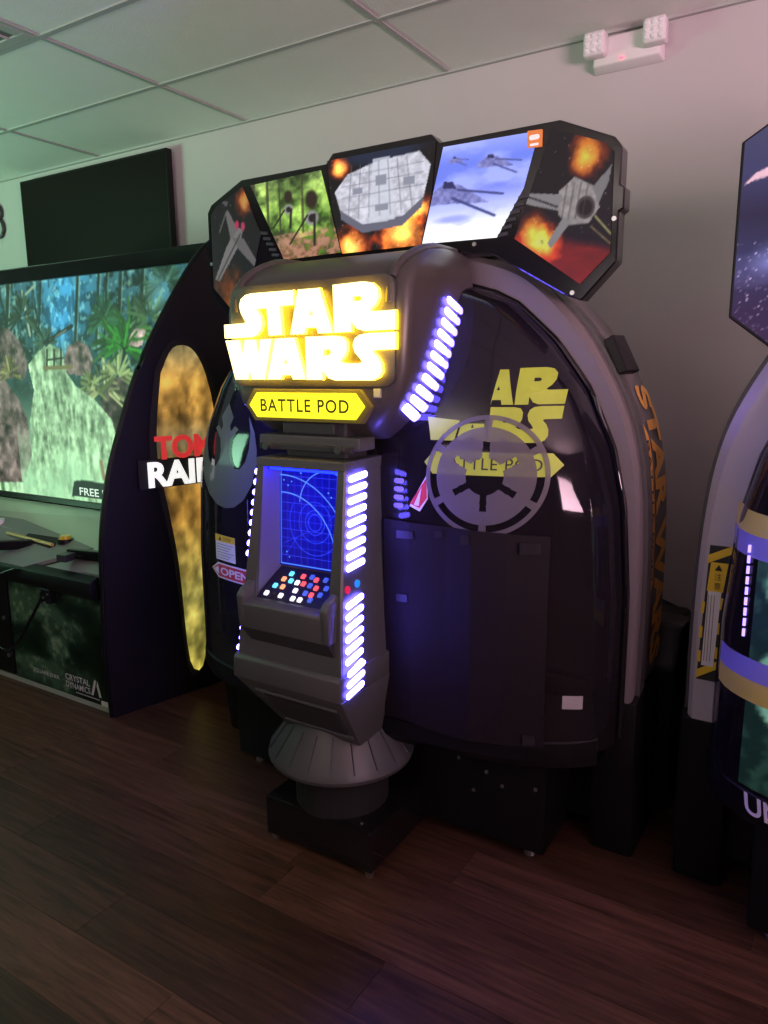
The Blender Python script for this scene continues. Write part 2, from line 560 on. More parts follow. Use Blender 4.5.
# ceiling vent in the tile grid
vent = thing('ceiling_vent', (gx[2] + .61, gy[2] + .3, ZC), 'dark square-edged air vent set among the ceiling tiles', 'vent')
vx0, vx1, vy0, vy1 = gx[2] + .014, gx[3] - .014, gy[2] + .014, gy[1] - .014
link('grille', box(vx0 + .05, vx1 - .05, vy0 + .05, vy1 - .05, ZC - .002, ZC + .01), mat('vent_grey', (0.16, 0.18, 0.16), .7), vent)
for b in ((vx0, vx1, vy0, vy0 + .05), (vx0, vx1, vy1 - .05, vy1), (vx0, vx0 + .05, vy0 + .05, vy1 - .05), (vx1 - .05, vx1, vy0 + .05, vy1 - .05)):
    link('frame', box(*b, ZC - .008, ZC + .01, 0.002, 1), M_TBAR, vent)
for k in range(9):
    xx = vx0 + .1 + k * (vx1 - vx0 - .2) / 8
    link('louver', box(xx - .004, xx + .004, vy0 + .05, vy1 - .05, ZC - .010, ZC - .001), M_TBAR, vent)

# emergency light
em = thing('emergency_light', (-0.885, YW, 2.66), 'white twin-head emergency light high on the wall near the ceiling', 'light')
link('housing', hexa([(-1.00, YW - .06, 2.600), (-.74, YW - .06, 2.600), (-.73, YW, 2.585), (-1.01, YW, 2.585), (-1.00, YW - .055, 2.705), (-.74, YW - .055, 2.705), (-.735, YW, 2.71), (-1.005, YW, 2.71)], .008, 3), M_WHITE, em, smooth=50)
M_LENS = mat('lamp_lens', (0.8, 0.8, 0.82), 0.12, spec=0.8, bump=1.0, bscale=60)
for xc in (-.985, -.755):
    h = link('lamp_head', box(xc - .043, xc + .043, YW - .115, YW - .055, 2.625, 2.715, .012, 3), M_WHITE, em, smooth=50)
    for i in range(3):
        for j in range(3):
            link('lens', cyl((xc - .026 + .026 * i, 2.645 + .025 * j), .0125, .006, YW - .115, YW - .121, 'y', 10), M_LENS, h)
link('indicator', cyl((-.885, 2.612), .004, .004, YW - .066, YW - .06, 'y', 10), emis('red_led', (1, .03, .06), 8), em)

# wall tv
tv = thing('wall_tv', (-4.2, YW, 2.2), 'large black switched-off flat tv on the wall above the jungle game', 'tv')
link('casing', box(-4.88, -3.46, YW - .075, YW - .03, 1.84, 2.675, .006), M_BLACK, tv)
link('screen', box(-4.865, -3.475, YW - .0765, YW - .074, 1.86, 2.66), mat('dark_screen', (0.007, 0.0045, 0.004), .5, spec=.12), tv)
link('wall_mount', box(-4.5, -3.9, YW - .03, YW, 2.05, 2.45), M_BLACK, tv)

# ring ornament cut by the left picture edge
orn = thing('wall_ring', (-5.27, YW, 2.47), 'dark ring ornament on the wall beside the big tv', 'ornament')
for zc, rr in ((2.53, .050), (2.425, .060)):
    ring = []
    for i in range(28):
        a = 2 * PI * i / 28
        ring.append((-5.27 + rr * math.cos(a), YW - .014, zc + rr * math.sin(a)))
    link('ring', tube(ring + [ring[0], ring[1]], .012, 8), M_GREYD, orn)
    link('disc', cyl((-5.27, zc), rr - .008, rr - .008, YW - .012, YW, 'y', 24), mat('pale_disc', (.45, .42, .42), .5), orn)

# ================================================================== lettering and emblems shared by the pods
def zl(p):      # traced letter coordinates -> metres, origin at the word's centre
    return ((p[0] - 352.5) / 661.0 * 0.553, (290.0 - p[1]) / 395.0 * 0.2455)
LOGO = {
 'letters_st': [[(22,232),(108,230),(117,226),(110,212),(97,185),(92,155),(100,128),(120,112),(145,107),(316,107),(316,166),(262,168),(267,286),(212,287),(207,172),(165,174),(172,184),(183,205),(187,235),(179,263),(160,284),(135,291),(22,291)]],
 'letter_a': [[(300,286),(335,107),(416,107),(463,286),(408,286),(402,262),(361,262),(355,286)], [(376,212),(391,212),(384,192)]],
 'letter_r': [[(466,100),(575,96),(605,103),(624,125),(628,158),(617,186),(598,205),(608,211),(683,210),(683,283),(575,284),(550,274),(531,245),(531,285),(469,286)], [(538,150),(563,150),(570,159),(563,168),(538,168)]],
 'letter_w': [[(25,301),(88,301),(99,360),(109,301),(158,301),(167,360),(176,301),(224,301),(190,472),(134,472),(126,436),(118,472),(62,472)]],
 'letter_a.': [[(200,472),(238,300),(316,300),(356,472),(305,472),(299,454),(262,454),(256,472)], [(270,405),(286,405),(278,385)]],
 'letters_rs': [[(358,298),(470,298),(500,304),(513,325),(513,357),(503,382),(488,400),(505,408),(555,409),(568,404),(560,390),(542,367),(535,338),(542,312),(560,298),(590,293),(683,293),(683,357),(612,359),(605,365),(622,383),(635,412),(637,442),(625,465),(600,477),(470,477),(445,468),(421,438),(421,474),(360,474)], [(427,352),(447,351),(456,362),(447,375),(427,376)]],
}
LOGO = {k: [[zl(p) for p in pl] for pl in v] for k, v in LOGO.items()}
BADGE = [(-.199, 0), (-.172, .033), (.150, .033), (.178, 0), (.150, -.033), (-.172, -.033)]

# ------------------------------------------------------------------ pod geometry
ARCH = [((.768, .50), (.735, .50)), ((.770, .80), (.735, .80)), ((.760, 1.05), (.715, 1.05)), ((.730, 1.235), (.680, 1.20)), ((.665, 1.388), (.610, 1.355)),
        ((.575, 1.525), (.520, 1.475)), ((.450, 1.645), (.410, 1.575)), ((.340, 1.695), (.310, 1.625)), ((.170, 1.735), (.160, 1.655)), ((0, 1.745), (0, 1.665))]
half_o = spline([a for a, b in ARCH], 5)
half_i = spline([b for a, b in ARCH], 5)
PATH_O = [tuple(p) for p in half_o] + [(-p[0], p[1]) for p in half_o[::-1][1:]]
PATH_I = [tuple(p) for p in half_i] + [(-p[0], p[1]) for p in half_i[::-1][1:]]
IZ = [0, .5, .8, 1.05, 1.20, 1.355, 1.475, 1.575, 1.625, 1.655, 1.67]
IO = [.735, .735, .735, .715, .68, .61, .52, .41, .31, .16, .0]
YH = 1.95
DA = [.012]
def door_a(z): return max(.0, float(np.interp(z, IZ, IO)) + DA[0])
def door_y(o, z):
    D = .30 * math.sqrt(max(0.0, 1 - (max(0.0, z - 1.0) / .70) ** 2))
    q = 1 - min(1.0, abs(o) / max(1e-3, door_a(z))) ** 2.6
    return YH + .01 - D * max(0.0, q) ** (1 / 2.6)

def pod_frame(root, cx, doors=True, shell=M_SHELL, front=M_HOOP, wide=1.0):
    """Hoop, shell, feet, platform and the two clear doors shared by both pods."""
    def W(o, y, z): return (cx + o, y, z)
    # hoop: front band, bevel, rim
    rings = []
    for (oo, oz), (io, iz) in zip(PATH_O, PATH_I):
        io, iz = oo + (io - oo) * wide, oz + (iz - oz) * wide
        rings.append([W(io, YH + .006, iz), W(io + (oo - io) * .06, YH, iz + (oz - iz) * .06), W(io + (oo - io) * .80, YH, iz + (oz - iz) * .80), W(oo, YH + .018, oz), W(oo, YH + .085, oz), W(io, YH + .085, iz)])
    link('hoop', loft(rings), front, root, smooth=25)
    # rim strip just behind the band
    rr = []
    for (oo, oz), (io, iz) in zip(PATH_O, PATH_I):
        n = Vector((oo - io, oz - iz)).normalized()
        a = (oo + n.x * .012, oz + n.y * .012); b = (oo - n.x * .01, oz - n.y * .01)
        rr.append([W(a[0], YH + .045, a[1]), W(a[0], YH + .10, a[1]), W(b[0], YH + .10, b[1]), W(b[0], YH + .045, b[1])])
    link('hoop_rim', loft(rr), M_HOOPD, root, smooth=25)
    # shell behind
    rings = []
    for y, s in ((YH + .09, .985), (YH + .2, .995), (YH + .34, .995), (YH + .5, .96), (YH + .7, .89), (YH + .9, .78), (YH + 1.08, .60), (YH + 1.18, .40)):
        rings.append([W(o * s, y, .5 + (z - .5) * s) for o, z in PATH_O])
    bm = bmesh.new()
    R = [[bm.verts.new(p) for p in r] for r in rings]
    for a, b in zip(R, R[1:]):
        for k in range(len(a) - 1):
            bm.faces.new((a[k], a[k + 1], b[k + 1], b[k]))
    bm.faces.new(R[-1])
    me = bm_mesh(bm)
    link('shell', me, shell, root, smooth=35)
    # inside wall and rear base
    link('inner_wall', loft([[W(o * .93, YH + .12, .3 + (z - .3) * .93) for o, z in PATH_O], [W(o * .9, YH + .6, .3 + (z - .3) * .9) for o, z in PATH_O]]), M_MATTE, root)
    link('rear_base', prism([(YH + .09, .06), (YH + 1.12, .06), (YH + 1.10, .46), (YH + .5, .52), (YH + .09, .505)], 'x', cx - .74, cx + .74, .015), M_BLACK, root)
    for s in (-1, 1):
        xs = sorted((cx + s * .785, cx + s * .66))
        link('leg', prism([(YH + .05, 0), (YH + .42, 0), (YH + .42, .40), (YH + .10, .52), (YH + .004, .50), (YH + .01, .30)], 'x', xs[0], xs[1], .012), M_BLACK, root, smooth=35)
        link('skid', prism([(YH + .30, .04), (YH + 1.1, .04), (YH + 1.08, .36), (YH + .55, .60), (YH + .38, .62), (YH + .30, .50)], 'x', min(cx + s * .70, cx + s * .83), max(cx + s * .70, cx + s * .83), .02), M_BLACK, root, smooth=35)
    # flat-fronted platform and the curved sill under the doors
    link('platform', box(cx - .58, cx + .58, YH - .12, YH + .10, .035, .37, .012), M_BLACK, root, smooth=35)
    os_ = [i / 20 * .715 for i in range(-20, 21)]
    bm = bmesh.new()
    R = [[bm.verts.new(W(o, YH - (YH - door_y(o, .6)) * k, z)) for o in os_] for z, k in ((.44, .99), (.435, 1.03), (.385, 1.03), (.36, .96))]
    for a, b in zip(R, R[1:]):
        for k in range(len(a) - 1):
            bm.faces.new((a[k], a[k + 1], b[k + 1], b[k]))
    for rw in (R[0], R[-1]):
        bm.faces.new(rw + [bm.verts.new(W(.715, YH + .08, rw[0].co.z)), bm.verts.new(W(-.715, YH + .08, rw[0].co.z))])
    link('door_sill', bm_mesh(bm), M_BLACK, root, smooth=30)
    for o in (-.52, .52):
        link('leveler', cyl((cx + o, YH - .07), .018, .012, 0, .04, 'z', 12), M_STEEL, root)
    for o, z in ((.24, .30), (.31, .27), (.40, .25), (.45, .22), (.55, .24), (.36, .18)):
        yb = YH - .12
        link('bolt', cyl((cx + o, z), .006, .004, yb - .004, yb + .004, 'y', 8), M_STEEL, root)
    if doors:
        for s in (-1, 1):
            nO, nZ = 22, 34
            bm = bmesh.new()
            V = []
            for j in range(nZ + 1):
                z = .40 + (1.645 - .40) * j / nZ
                a = door_a(z) - .004
                rw = []
                for i in range(nO + 1):
                    t = i / nO
                    o = s * (min(.12, a * .5) + (a - min(.12, a * .5)) * (1 - (1 - t) ** 1.7))
                    rw.append(bm.verts.new(W(o, door_y(o, z), z)))
                V.append(rw)
            for j in range(nZ):
                for i in range(nO):
                    bm.faces.new((V[j][i], V[j][i + 1], V[j + 1][i + 1], V[j + 1][i]))
            d = link('door', bm_mesh(bm), GLASS, root, smooth=60)
            # dark gasket round the outer edge
            pts = [W(s * (door_a(z) - .006), YH - .002, z) for z in np.linspace(.40, 1.64, 40)]
            link('gasket', tube(pts, .010, 6), M_BLACKG, d, smooth=60)

def on_door(me, cx, ox, oz, lift=.003, step=.03, root=None, name='decal', m=None, parent=None, cut=True):
    """Lay a flat decal (a, b metres) on the door's curve with its origin at (ox, oz)."""
    if cut: me = gridcut(me, step)
    remap(me, lambda a, b, c: (cx + ox + a, door_y(ox + a, oz + b) - lift, oz + b))
    if m is not None:
        me.materials.clear(); me.materials.append(m)
    return link(name, me, m, parent)

def capsule(w, h, n=6):
    r = h / 2
    pts = []
    for k in range(n + 1):
        a = -PI / 2 + PI * k / n
        pts.append((w / 2 - r + r * math.cos(a), r * math.sin(a)))
    for k in range(n + 1):
        a = PI / 2 + PI * k / n
        pts.append((-w / 2 + r + r * math.cos(a), r * math.sin(a)))
    return pts

# ================================================================== POD 1
CX = -1.195
pod = thing('arcade_pod', (CX, 2.2, 0), 'dark egg-shaped arcade pod with glowing yellow logo and blue-lit kiosk', 'arcade machine')
pod_frame(pod, CX)
lt = link('latch', hexa([(CX + .635, YH + .04, 1.475), (CX + .655, YH + .10, 1.475), (CX + .700, YH + .10, 1.385), (CX + .680, YH + .04, 1.385), (CX + .660, YH + .04, 1.49), (CX + .675, YH + .10, 1.49), (CX + .722, YH + .10, 1.395), (CX + .702, YH + .04, 1.395)], .004), M_BLACK, pod)

# side lettering on the shell
arc = [(o, z) for o, z in PATH_O if o > 0 and z <= 1.46]
arc = arc[::-1]
seglen = [0]
for a, b in zip(arc, arc[1:]): seglen.append(seglen[-1] + math.hypot(a[0] - b[0], a[1] - b[1]))
def on_shell(u, v, c):
    o = float(np.interp(u, seglen, [p[0] for p in arc])); z = float(np.interp(u, seglen, [p[1] for p in arc]))
    i = min(len(arc) - 2, max(0, int(np.searchsorted(seglen, u)) - 1))
    tx, tz = arc[i + 1][0] - arc[i][0], arc[i + 1][1] - arc[i][1]
    L = math.hypot(tx, tz); nx, nz = -tz / L, tx / L
    return (CX + o * .995 + nx * .003, v, .5 + (z - .5) * .995 + nz * .003)
t = text2d('STAR WARS', .135, .84, bold=.045)
link('side_lettering', remap(gridcut(t, .03), lambda a, b, c: on_shell(.10 + a, YH + .205 + b, c)), M_ORANGE, pod)
bd = shape2d([[(0, .03), (.035, .062), (.46, .062), (.495, .03), (.46, 0), (.035, 0)]])
sb = link('side_badge', remap(gridcut(bd, .03), lambda a, b, c: on_shell(.21 + a, YH + .125 + b, c)), M_ORANGE, pod)
t = text2d('BATTLE POD', .036, .40)
link('lettering', remap(gridcut(t, .03), lambda a, b, c: tuple(Vector(on_shell(.258 + a, YH + .138 + b, c)) + Vector((.0015, 0, 0)))), M_INK, sb)

# ---- marquee
YM = 1.91
half = [(0, 2.034), (.165, 2.034), (.190, 2.008), (.527, 2.008), (.664, 1.948), (.683, 1.923), (.683, 1.838), (.694, 1.832), (.694, 1.782), (.683, 1.776), (.683, 1.661), (.598, 1.571), (.553, 1.588), (.351, 1.705), (.15, 1.715)]
outl = half + [(-a, b) for a, b in half[::-1]][:-1]
outl = [(CX + a, b) for a, b in outl]
mq = link('marquee', prism(outl, 'y', YM, YM + .055, .004), M_BLACKG, pod)

def space(w, h, seed, base=(.02, .02, .035)):
    c = Canvas(w, h, base)
    n = fbm(w, h, h / 3, 4, seed)
    c.add(np.clip(n - .5, 0, 1), (.10, .09, .16))
    c.stars(int(w * h / 160), seed)
    return c
# film 3: big pale freighter over fire
def film_centre():
    w, h = 150, 120
    c = space(w, h, 3)
    n = fbm(w, h, 14, 4, 31)
    c.disc((.52, .98), .5, .16, (.10, .14, .22), .5)
    for ctr, r in (((.12, .88), .14), ((.22, .06), .26), ((.72, .14), .34), ((.88, .36), .16)):
        c.glow(ctr, r * 1.2, (1.0, .32, .06), 1.0, n, .9)
        c.glow(ctr, r * .75, (.7, .7, .35), .9, n, .7)
    g = (.66, .67, .72)
    nz = fbm(w, h, 5, 3, 8)
    tex = np.stack([(.55 + .32 * nz) * k for k in (1, 1, 1.07)], -1)
    hull = [(.07, .66), (.20, .82), (.46, .90), (.86, .93), (.96, .78), (.90, .48), (.72, .32), (.34, .28), (.12, .46)]
    c.poly(hull, tex)
    c.poly([(.12, .46), (.34, .28), (.72, .32), (.90, .48), (.88, .38), (.71, .22), (.34, .19), (.13, .36)], (.36, .36, .42))
    c.poly([(.40, .28), (.44, .93), (.60, .93), (.64, .29)], (.74, .75, .80), .8)
    for k in range(7):
        c.line((.20 + .1 * k, .35), (.24 + .085 * k, .90), .004, (.36, .37, .42), .8)
    for v in (.45, .58, .70, .80):
        c.line((.14, v), (.90, v + .02), .004, (.38, .39, .44), .7)
    for a, b_, s_, hgt in ((.25, .60, .09, .07), (.72, .62, .10, .08), (.46, .40, .12, .07), (.47, .66, .10, .10)):
        c.poly([(a, b_), (a + s_, b_), (a + s_, b_ + hgt), (a, b_ + hgt)], (.50, .51, .57))
    return c
# film 2: sunlit forest with two dark hovering drones
def film_forest():
    w, h = 130, 120
    c = Canvas(w, h)
    c.vgrad([(0, (.42, .28, .20)), (.28, (.55, .45, .30)), (.36, (.45, .62, .25)), (.7, (.42, .55, .25)), (1, (.30, .38, .22))])
    n = fbm(w, h, 20, 5, 5); n2 = fbm(w, h, 6, 3, 6)
    c.add(np.clip((n - .5) * 2.6, -0.0, 1) * (c.V > .25), (.55, .62, .30))
    c.put(np.clip((.48 - n) * 5, 0, .8), (.10, .16, .06))
    c.add((n2 - .5) * .5, (.6, .6, .4))
    for u, wd in ((.03, .03), (.20, .018), (.34, .012), (.60, .014), (.93, .03)):
        c.poly([(u - wd, .3), (u + wd, .3), (u + wd * .7, 1), (u - wd * .7, 1)], (.22, .20, .14), .75)
    c.put(np.clip((n2 - .45) * 4, 0, .7) * (c.V < .32), (.70, .50, .42))
    c.put(np.clip((.45 - n2) * 5, 0, .8) * (c.V < .5) * (c.U > .45), (.30, .48, .12))
    for u, v, s_ in ((.44, .70, .8), (.70, .60, 1.15)):
        c.disc((u, v + .07 * s_), .065 * s_, .11 * s_, (.17, .13, .09), .3)
        c.disc((u, v - .12 * s_), .075 * s_, .09 * s_, (.52, .52, .52), .3)
        c.disc((u, v - .12 * s_), .04 * s_, .05 * s_, (.12, .11, .11), .3)
        c.line((u - .05, v - .1), (u - .22 * s_, v - .36 * s_), .010, (.10, .09, .08))
        c.line((u + .03, v - .1), (u + .02 * s_, v - .40 * s_), .014, (.12, .11, .10))
    return c
# film 4: snow field and blue sky with two plain gliders
def film_snow():
    w, h = 130, 120
    c = Canvas(w, h)
    c.vgrad([(0, (1.0, 1.0, 1.0)), (.16, (.95, .96, 1.0)), (.34, (.70, .73, 1.0)), (.55, (.42, .47, .88)), (.8, (.40, .47, .88)), (1, (.55, .60, .95))])
    n = fbm(w, h, 26, 5, 15, 2.0)
    c.put(np.clip((n - .45) * 2.2, 0, .6) * (c.V > .35), (.72, .76, 1.0))
    c.put(np.clip((.42 - n) * 4, 0, .5) * (c.V < .35), (.62, .66, .98))
    nz = fbm(w, h, 4, 3, 18)
    def glider(u, v, s):
        c.poly([(u - .20 * s, v + .01 * s), (u - .05 * s, v + .12 * s), (u + .08 * s, v + .09 * s), (u + .30 * s, v - .10 * s), (u + .02 * s, v - .07 * s), (u - .18 * s, v - .06 * s)], np.stack([.30 + .3 * nz, .31 + .3 * nz, .55 + .3 * nz], -1))
        c.poly([(u - .06 * s, v + .08 * s), (u + .05 * s, v + .06 * s), (u + .02 * s, v + .13 * s), (u - .05 * s, v + .14 * s)], (.16, .17, .34))
        c.line((u + .02 * s, v - .02 * s), (u + .34 * s, v - .22 * s), .012 * s, (.22, .24, .45))
        c.line((u + .06 * s, v + .05 * s), (u + .40 * s, v - .04 * s), .010 * s, (.22, .24, .45))
    c.disc((.28, .24), .20, .05, (.60, .63, .95), .6)
    glider(.26, .48, 1.15); glider(.62, .76, .62); glider(.30, .84, .30)
    return c
# films 1 and 5: dark space, fireballs, a pale plain shuttle
def film_left():
    w, h = 90, 110
    c = space(w, h, 21, (.055, .045, .045))
    n = fbm(w, h, 12, 4, 22)
    c.glow((.72, .90), .16, (1.1, .45, .15), .8, n, .8); c.glow((.72, .88), .10, (.5, .5, .3), .8, n, .6)
    c.glow((.35, .10), .34, (.75, .36, .06), .9, n, 1.0)
    g = (.62, .60, .60)
    c.poly([(.04, .26), (.13, .24), (.60, .55), (.66, .66), (.52, .68), (.30, .52)], g)
    c.poly([(.42, .60), (.58, .48), (.92, .30), (.96, .34), (.66, .58)], (.52, .50, .50))
    c.poly([(.40, .58), (.56, .66), (.36, .84), (.32, .80)], (.55, .53, .53))
    c.line((.10, .26), (.60, .62), .008, (.3, .29, .29)); c.line((.94, .30), (.86, .14), .010, (.5, .48, .48)); c.line((.34, .82), (.18, .66), .010, (.5, .48, .48))
    c.disc((.54, .70), .05, .045, (.95, .25, .45), .4); c.disc((.66, .68), .05, .045, (.95, .30, .50), .4)
    c.poly([(.22, .92), (.40, .90), (.34, .86)], (.42, .41, .42))
    return c
def film_right():
    w, h = 110, 150
    c = space(w, h, 41)
    n = fbm(w, h, 14, 4, 42)
    nr = fbm(w, h, 16, 5, 44, 3.0)
    c.put(np.clip((.40 - .14 * (c.U) - c.V + .05 * (nr - .5)) * 14, 0, 1), np.stack([.55 + .35 * (nr - .5), .09 + .18 * nr * .5, .08 + .1 * nr * .5], -1))
    for ctr, r in (((.72, .80), .14), ((.20, .36), .13), ((.34, .29), .11)):
        c.glow(ctr, r * 1.25, (1.1, .40, .08), .8, n, .8)
        c.glow(ctr, r * .85, (.55, .6, .25), .8, n, .7)
    nz = fbm(w, h, 5, 3, 48)
    tex = np.stack([.52 + .3 * nz, .50 + .28 * nz, .50 + .28 * nz], -1)
    # plain shuttle: stubby body, swept fins, dark nose window
    c.poly([(.46, .60), (.62, .68), (.84, .60), (.88, .47), (.78, .38), (.58, .38), (.46, .46)], tex)
    c.poly([(.50, .58), (.10, .62), (.06, .56), (.46, .48)], (.60, .59, .60))
    c.poly([(.10, .60), (.14, .60), (.46, .51), (.45, .50)], (.16, .16, .18))
    c.poly([(.80, .60), (.98, .72), (.96, .62), (.87, .50)], (.55, .54, .55))
    c.poly([(.52, .44), (.60, .40), (.40, .24), (.36, .28)], (.60, .59, .60))
    c.disc((.74, .48), .10, .075, (.30, .27, .27), .1); c.disc((.74, .48), .07, .052, (.10, .08, .08), .1)
    for k in range(4): c.line((.50 + .07 * k, .42), (.55 + .07 * k, .64), .004, (.34, .33, .34), .8)
    c.line((.84, .42), (1.0, .30), .005, (.85, .82, .5)); c.line((.80, .36), (1.0, .24), .004, (.7, .62, .4))
    return c
def mplace(d0):
    return lambda a, b, c: (CX + a, YM - d0 + c, b)
F_P = {
 'film_2': ([(-.485, 1.985), (-.207, 1.992), (-.140, 1.752), (-.357, 1.748)], film_forest(), 1.15),
 'film_3': ([(-.182, 2.014), (.182, 2.014), (.170, 1.885), (.134, 1.748), (-.134, 1.748), (-.170, 1.885)], film_centre(), 1.25),
 'film_4': ([(.205, 1.993), (.474, 1.990), (.437, 1.860), (.365, 1.746), (.140, 1.750)], film_snow(), 1.25),
 'film_1': ([(-.520, 1.985), (-.450, 1.835), (-.500, 1.690), (-.594, 1.612), (-.666, 1.682), (-.664, 1.915), (-.640, 1.938)], film_left(), .45),
 'film_5': ([(.508, 1.990), (.640, 1.938), (.664, 1.915), (.666, 1.682), (.594, 1.612), (.415, 1.738), (.452, 1.838)], film_right(), .62),
}
for k, (pl, cv, st) in F_P.items():
    print_panel('art_film', pl, cv, mplace(.004), art_mat('lit_print_%d' % int(st * 100), st), mq, .0028)
# maker badge and vent slots, screws
bdg = link('maker_badge', prism([(CX + .446, 1.953), (CX + .484, 1.951), (CX + .484, 1.991), (CX + .446, 1.993)], 'y', YM - .008, YM - .001), mat('maker_orange', (.55, .16, .04), .4, emit=(.9, .3, .08), estr=.35), mq)
link('maker_mark', remap(shape2d([capsule(.028, .012)]), lambda a, b, c: (CX + .465 + a, YM - .0095, 1.975 + b)), mat('maker_white', (.8, .78, .74), .4, emit=(1, .9, .8), estr=.35), bdg)
link('maker_mark', remap(shape2d([capsule(.024, .006)]), lambda a, b, c: (CX + .465 + a, YM - .0095, 1.958 + b)), MATS['maker_white'], bdg)
for s in (-1, 1):
    for k in range(6):
        xx = CX + s * (.437 - .011 * k); zz = 1.838 - .0175 * k
        link('vent_slot', hexa([(xx - .014, YM - .004, zz - .005), (xx + .014, YM - .004, zz - .005 + .003 * s), (xx + .014, YM + .002, zz - .005 + .003 * s), (xx - .014, YM + .002, zz - .005), (xx - .014, YM - .004, zz + .004), (xx + .014, YM - .004, zz + .004 + .003 * s), (xx + .014, YM + .002, zz + .004 + .003 * s), (xx - .014, YM + .002, zz + .004)]), M_GREYD, mq)
    for a, b in ((.49, 1.722), (.575, 1.592), (.672, 1.76), (.30, 1.735)):
        link('screw', cyl((CX + s * a, b), .006, .004, YM - .004, YM + .001, 'y', 10), M_STEEL, mq)
link('marquee_support', box(CX - .25, CX + .25, YM + .05, YM + .16, 1.66, 1.90, .01), M_BLACK, pod)

# ---- logo housing
HZ = [1.225, 1.25, 1.28, 1.32, 1.40, 1.55, 1.65, 1.70, 1.715]
HW = [.17, .20, .23, .26, .285, .295, .29, .275, .26]
FZ = [1.225, 1.25, 1.28, 1.32, 1.40, 1.55, 1.60, 1.64, 1.67, 1.70, 1.715]
FY = [1.635, 1.592, 1.571, 1.561, 1.558, 1.558, 1.564, 1.585, 1.628, 1.70, 1.78]
BZ = [1.225, 1.25, 1.32, 1.40, 1.48, 1.715]
BY = [1.70, 1.76, 1.83, 1.88, 1.92, 1.92]
hw_ = lambda z: float(np.interp(z, HZ, HW))
rings = []
for z in [1.225, 1.235, 1.25, 1.265, 1.28, 1.30, 1.32, 1.36, 1.40, 1.475, 1.55, 1.60, 1.62, 1.64, 1.655, 1.67, 1.685, 1.70, 1.709, 1.715]:
    w_, fy, by = hw_(z), float(np.interp(z, FZ, FY)), float(np.interp(z, BZ, BY))
    r = .035
    ring = [(CX + w_, by, z)]
    for k in range(5):
        a = k / 4 * PI / 2
        ring.append((CX + w_ - r + r * math.cos(a), fy + r - r * math.sin(a), z))
    for k in range(5):
        a = PI / 2 + k / 4 * PI / 2
        ring.append((CX - w_ + r + r * math.cos(a), fy + r - r * math.sin(a), z))
    ring.append((CX - w_, by, z))
    rings.append(ring)
hous = link('logo_housing', loft(rings), M_BROWN, pod, smooth=35)
# raised frame ridges over the top of the housing
for s in (-1, 1):
    pts = []
    for z in list(np.linspace(1.56, 1.715, 14)):
        pts.append((CX + s * .245, float(np.interp(z, FZ, FY)) - .002, z))
    pts.append((CX + s * .245, 1.90, 1.717))
    link('ridge', tube(pts, .012, 8), M_BROWN, hous, smooth=60)
# front plaque with rounded corners
rc = []
pw2, pz0, pz1, rr_ = .262, 1.362, 1.628, .03
for cx_, cz_, a0 in ((pw2 - rr_, pz1 - rr_, 0), (-pw2 + rr_, pz1 - rr_, 90), (-pw2 + rr_, pz0 + rr_, 180), (pw2 - rr_, pz0 + rr_, 270)):
    for k in range(5):
        a = math.radians(a0 + 22.5 * k)
        rc.append((CX + cx_ + rr_ * math.cos(a), cz_ + rr_ * math.sin(a)))
link('plaque', prism(rc, 'y', 1.5515, 1.566, .002), M_BROWN, hous, smooth=35)
LZ = 1.4925
for k, pl in LOGO.items():
    me = shape2d([[(a * .985, b * .985) for a, b in q_] for q_ in pl], .006)
    me.materials.clear(); me.materials.append(M_LOGO); me.materials.append(M_LOGOSIDE)
    remap(me, lambda a, b, c: (CX + a + .003, 1.538 + c, LZ + b))
    for p in me.polygons:
        p.material_index = 0 if p.center.y < 1.5335 else 1
    lt = link('logo_letters', me, None, hous)
bz = 1.313
link('badge_frame', prism([(CX + a * 1.09, bz + b * 1.3) for a, b in BADGE], 'y', 1.548, 1.570, .002), mat('badge_frame', (.16, .14, .03), .4), hous)
bg = link('badge', prism([(CX + a, bz + b) for a, b in BADGE], 'y', 1.541, 1.552, .002), M_BADGE, hous)
t = text2d('BATTLE POD', .034, .29, spacing=1.15, bold=.012)
link('badge_lettering', remap(t, lambda a, b, c: (CX - .157 + a, 1.5402, bz - .017 + b)), mat('badge_ink', (.05, .045, .0), .5), bg)
link('sensor', box(CX + .197, CX + .218, 1.555, 1.565, 1.335, 1.358, .002), mat('sensor_grey', (.35, .36, .3), .4), hous)
# side light bars: each lies on the curved flank
LB = []
b0, b9 = ((1.752, 1.581), (1.833, 1.553)), ((1.630, 1.360), (1.729, 1.326))
for k in range(9):
    t_ = k / 8
    LB.append(tuple(tuple(b0[i][j] + (b9[i][j] - b0[i][j]) * t_ for j in (0, 1)) for i in (0, 1)))
LB += [((1.614, 1.335), (1.727, 1.299)), ((1.595, 1.314), (1.717, 1.275))]
def light_bar(p, q, wide, xfun, parent, s, off=.006):
    P, Q = Vector(p), Vector(q)
    d = (Q - P); L = d.length; d.normalize(); n = Vector((-d.y, d.x))
    cap = capsule(L + wide * .2, wide)
    mid = (P + Q) / 2
    bm = bmesh.new()
    ring0, ring1 = [], []
    for a, b in cap:
        yz = mid + d * a + n * b
        x = xfun(yz.x, yz.y)
        ring0.append(bm.verts.new((CX + s * (x + off), yz.x, yz.y))); ring1.append(bm.verts.new((CX + s * (x + off + .003), yz.x, yz.y)))
    for k in range(len(cap)):
        bm.faces.new((ring0[k], ring0[(k + 1) % len(cap)], ring1[(k + 1) % len(cap)], ring1[k]))
    bm.faces.new(ring0); bm.faces.new(ring1)
    return link('light_bar', bm_mesh(bm), M_LED, parent)
for s in (1, -1):
    for p, q in LB:
        light_bar(p, q, .0185, lambda y, z: hw_(z), hous, s)

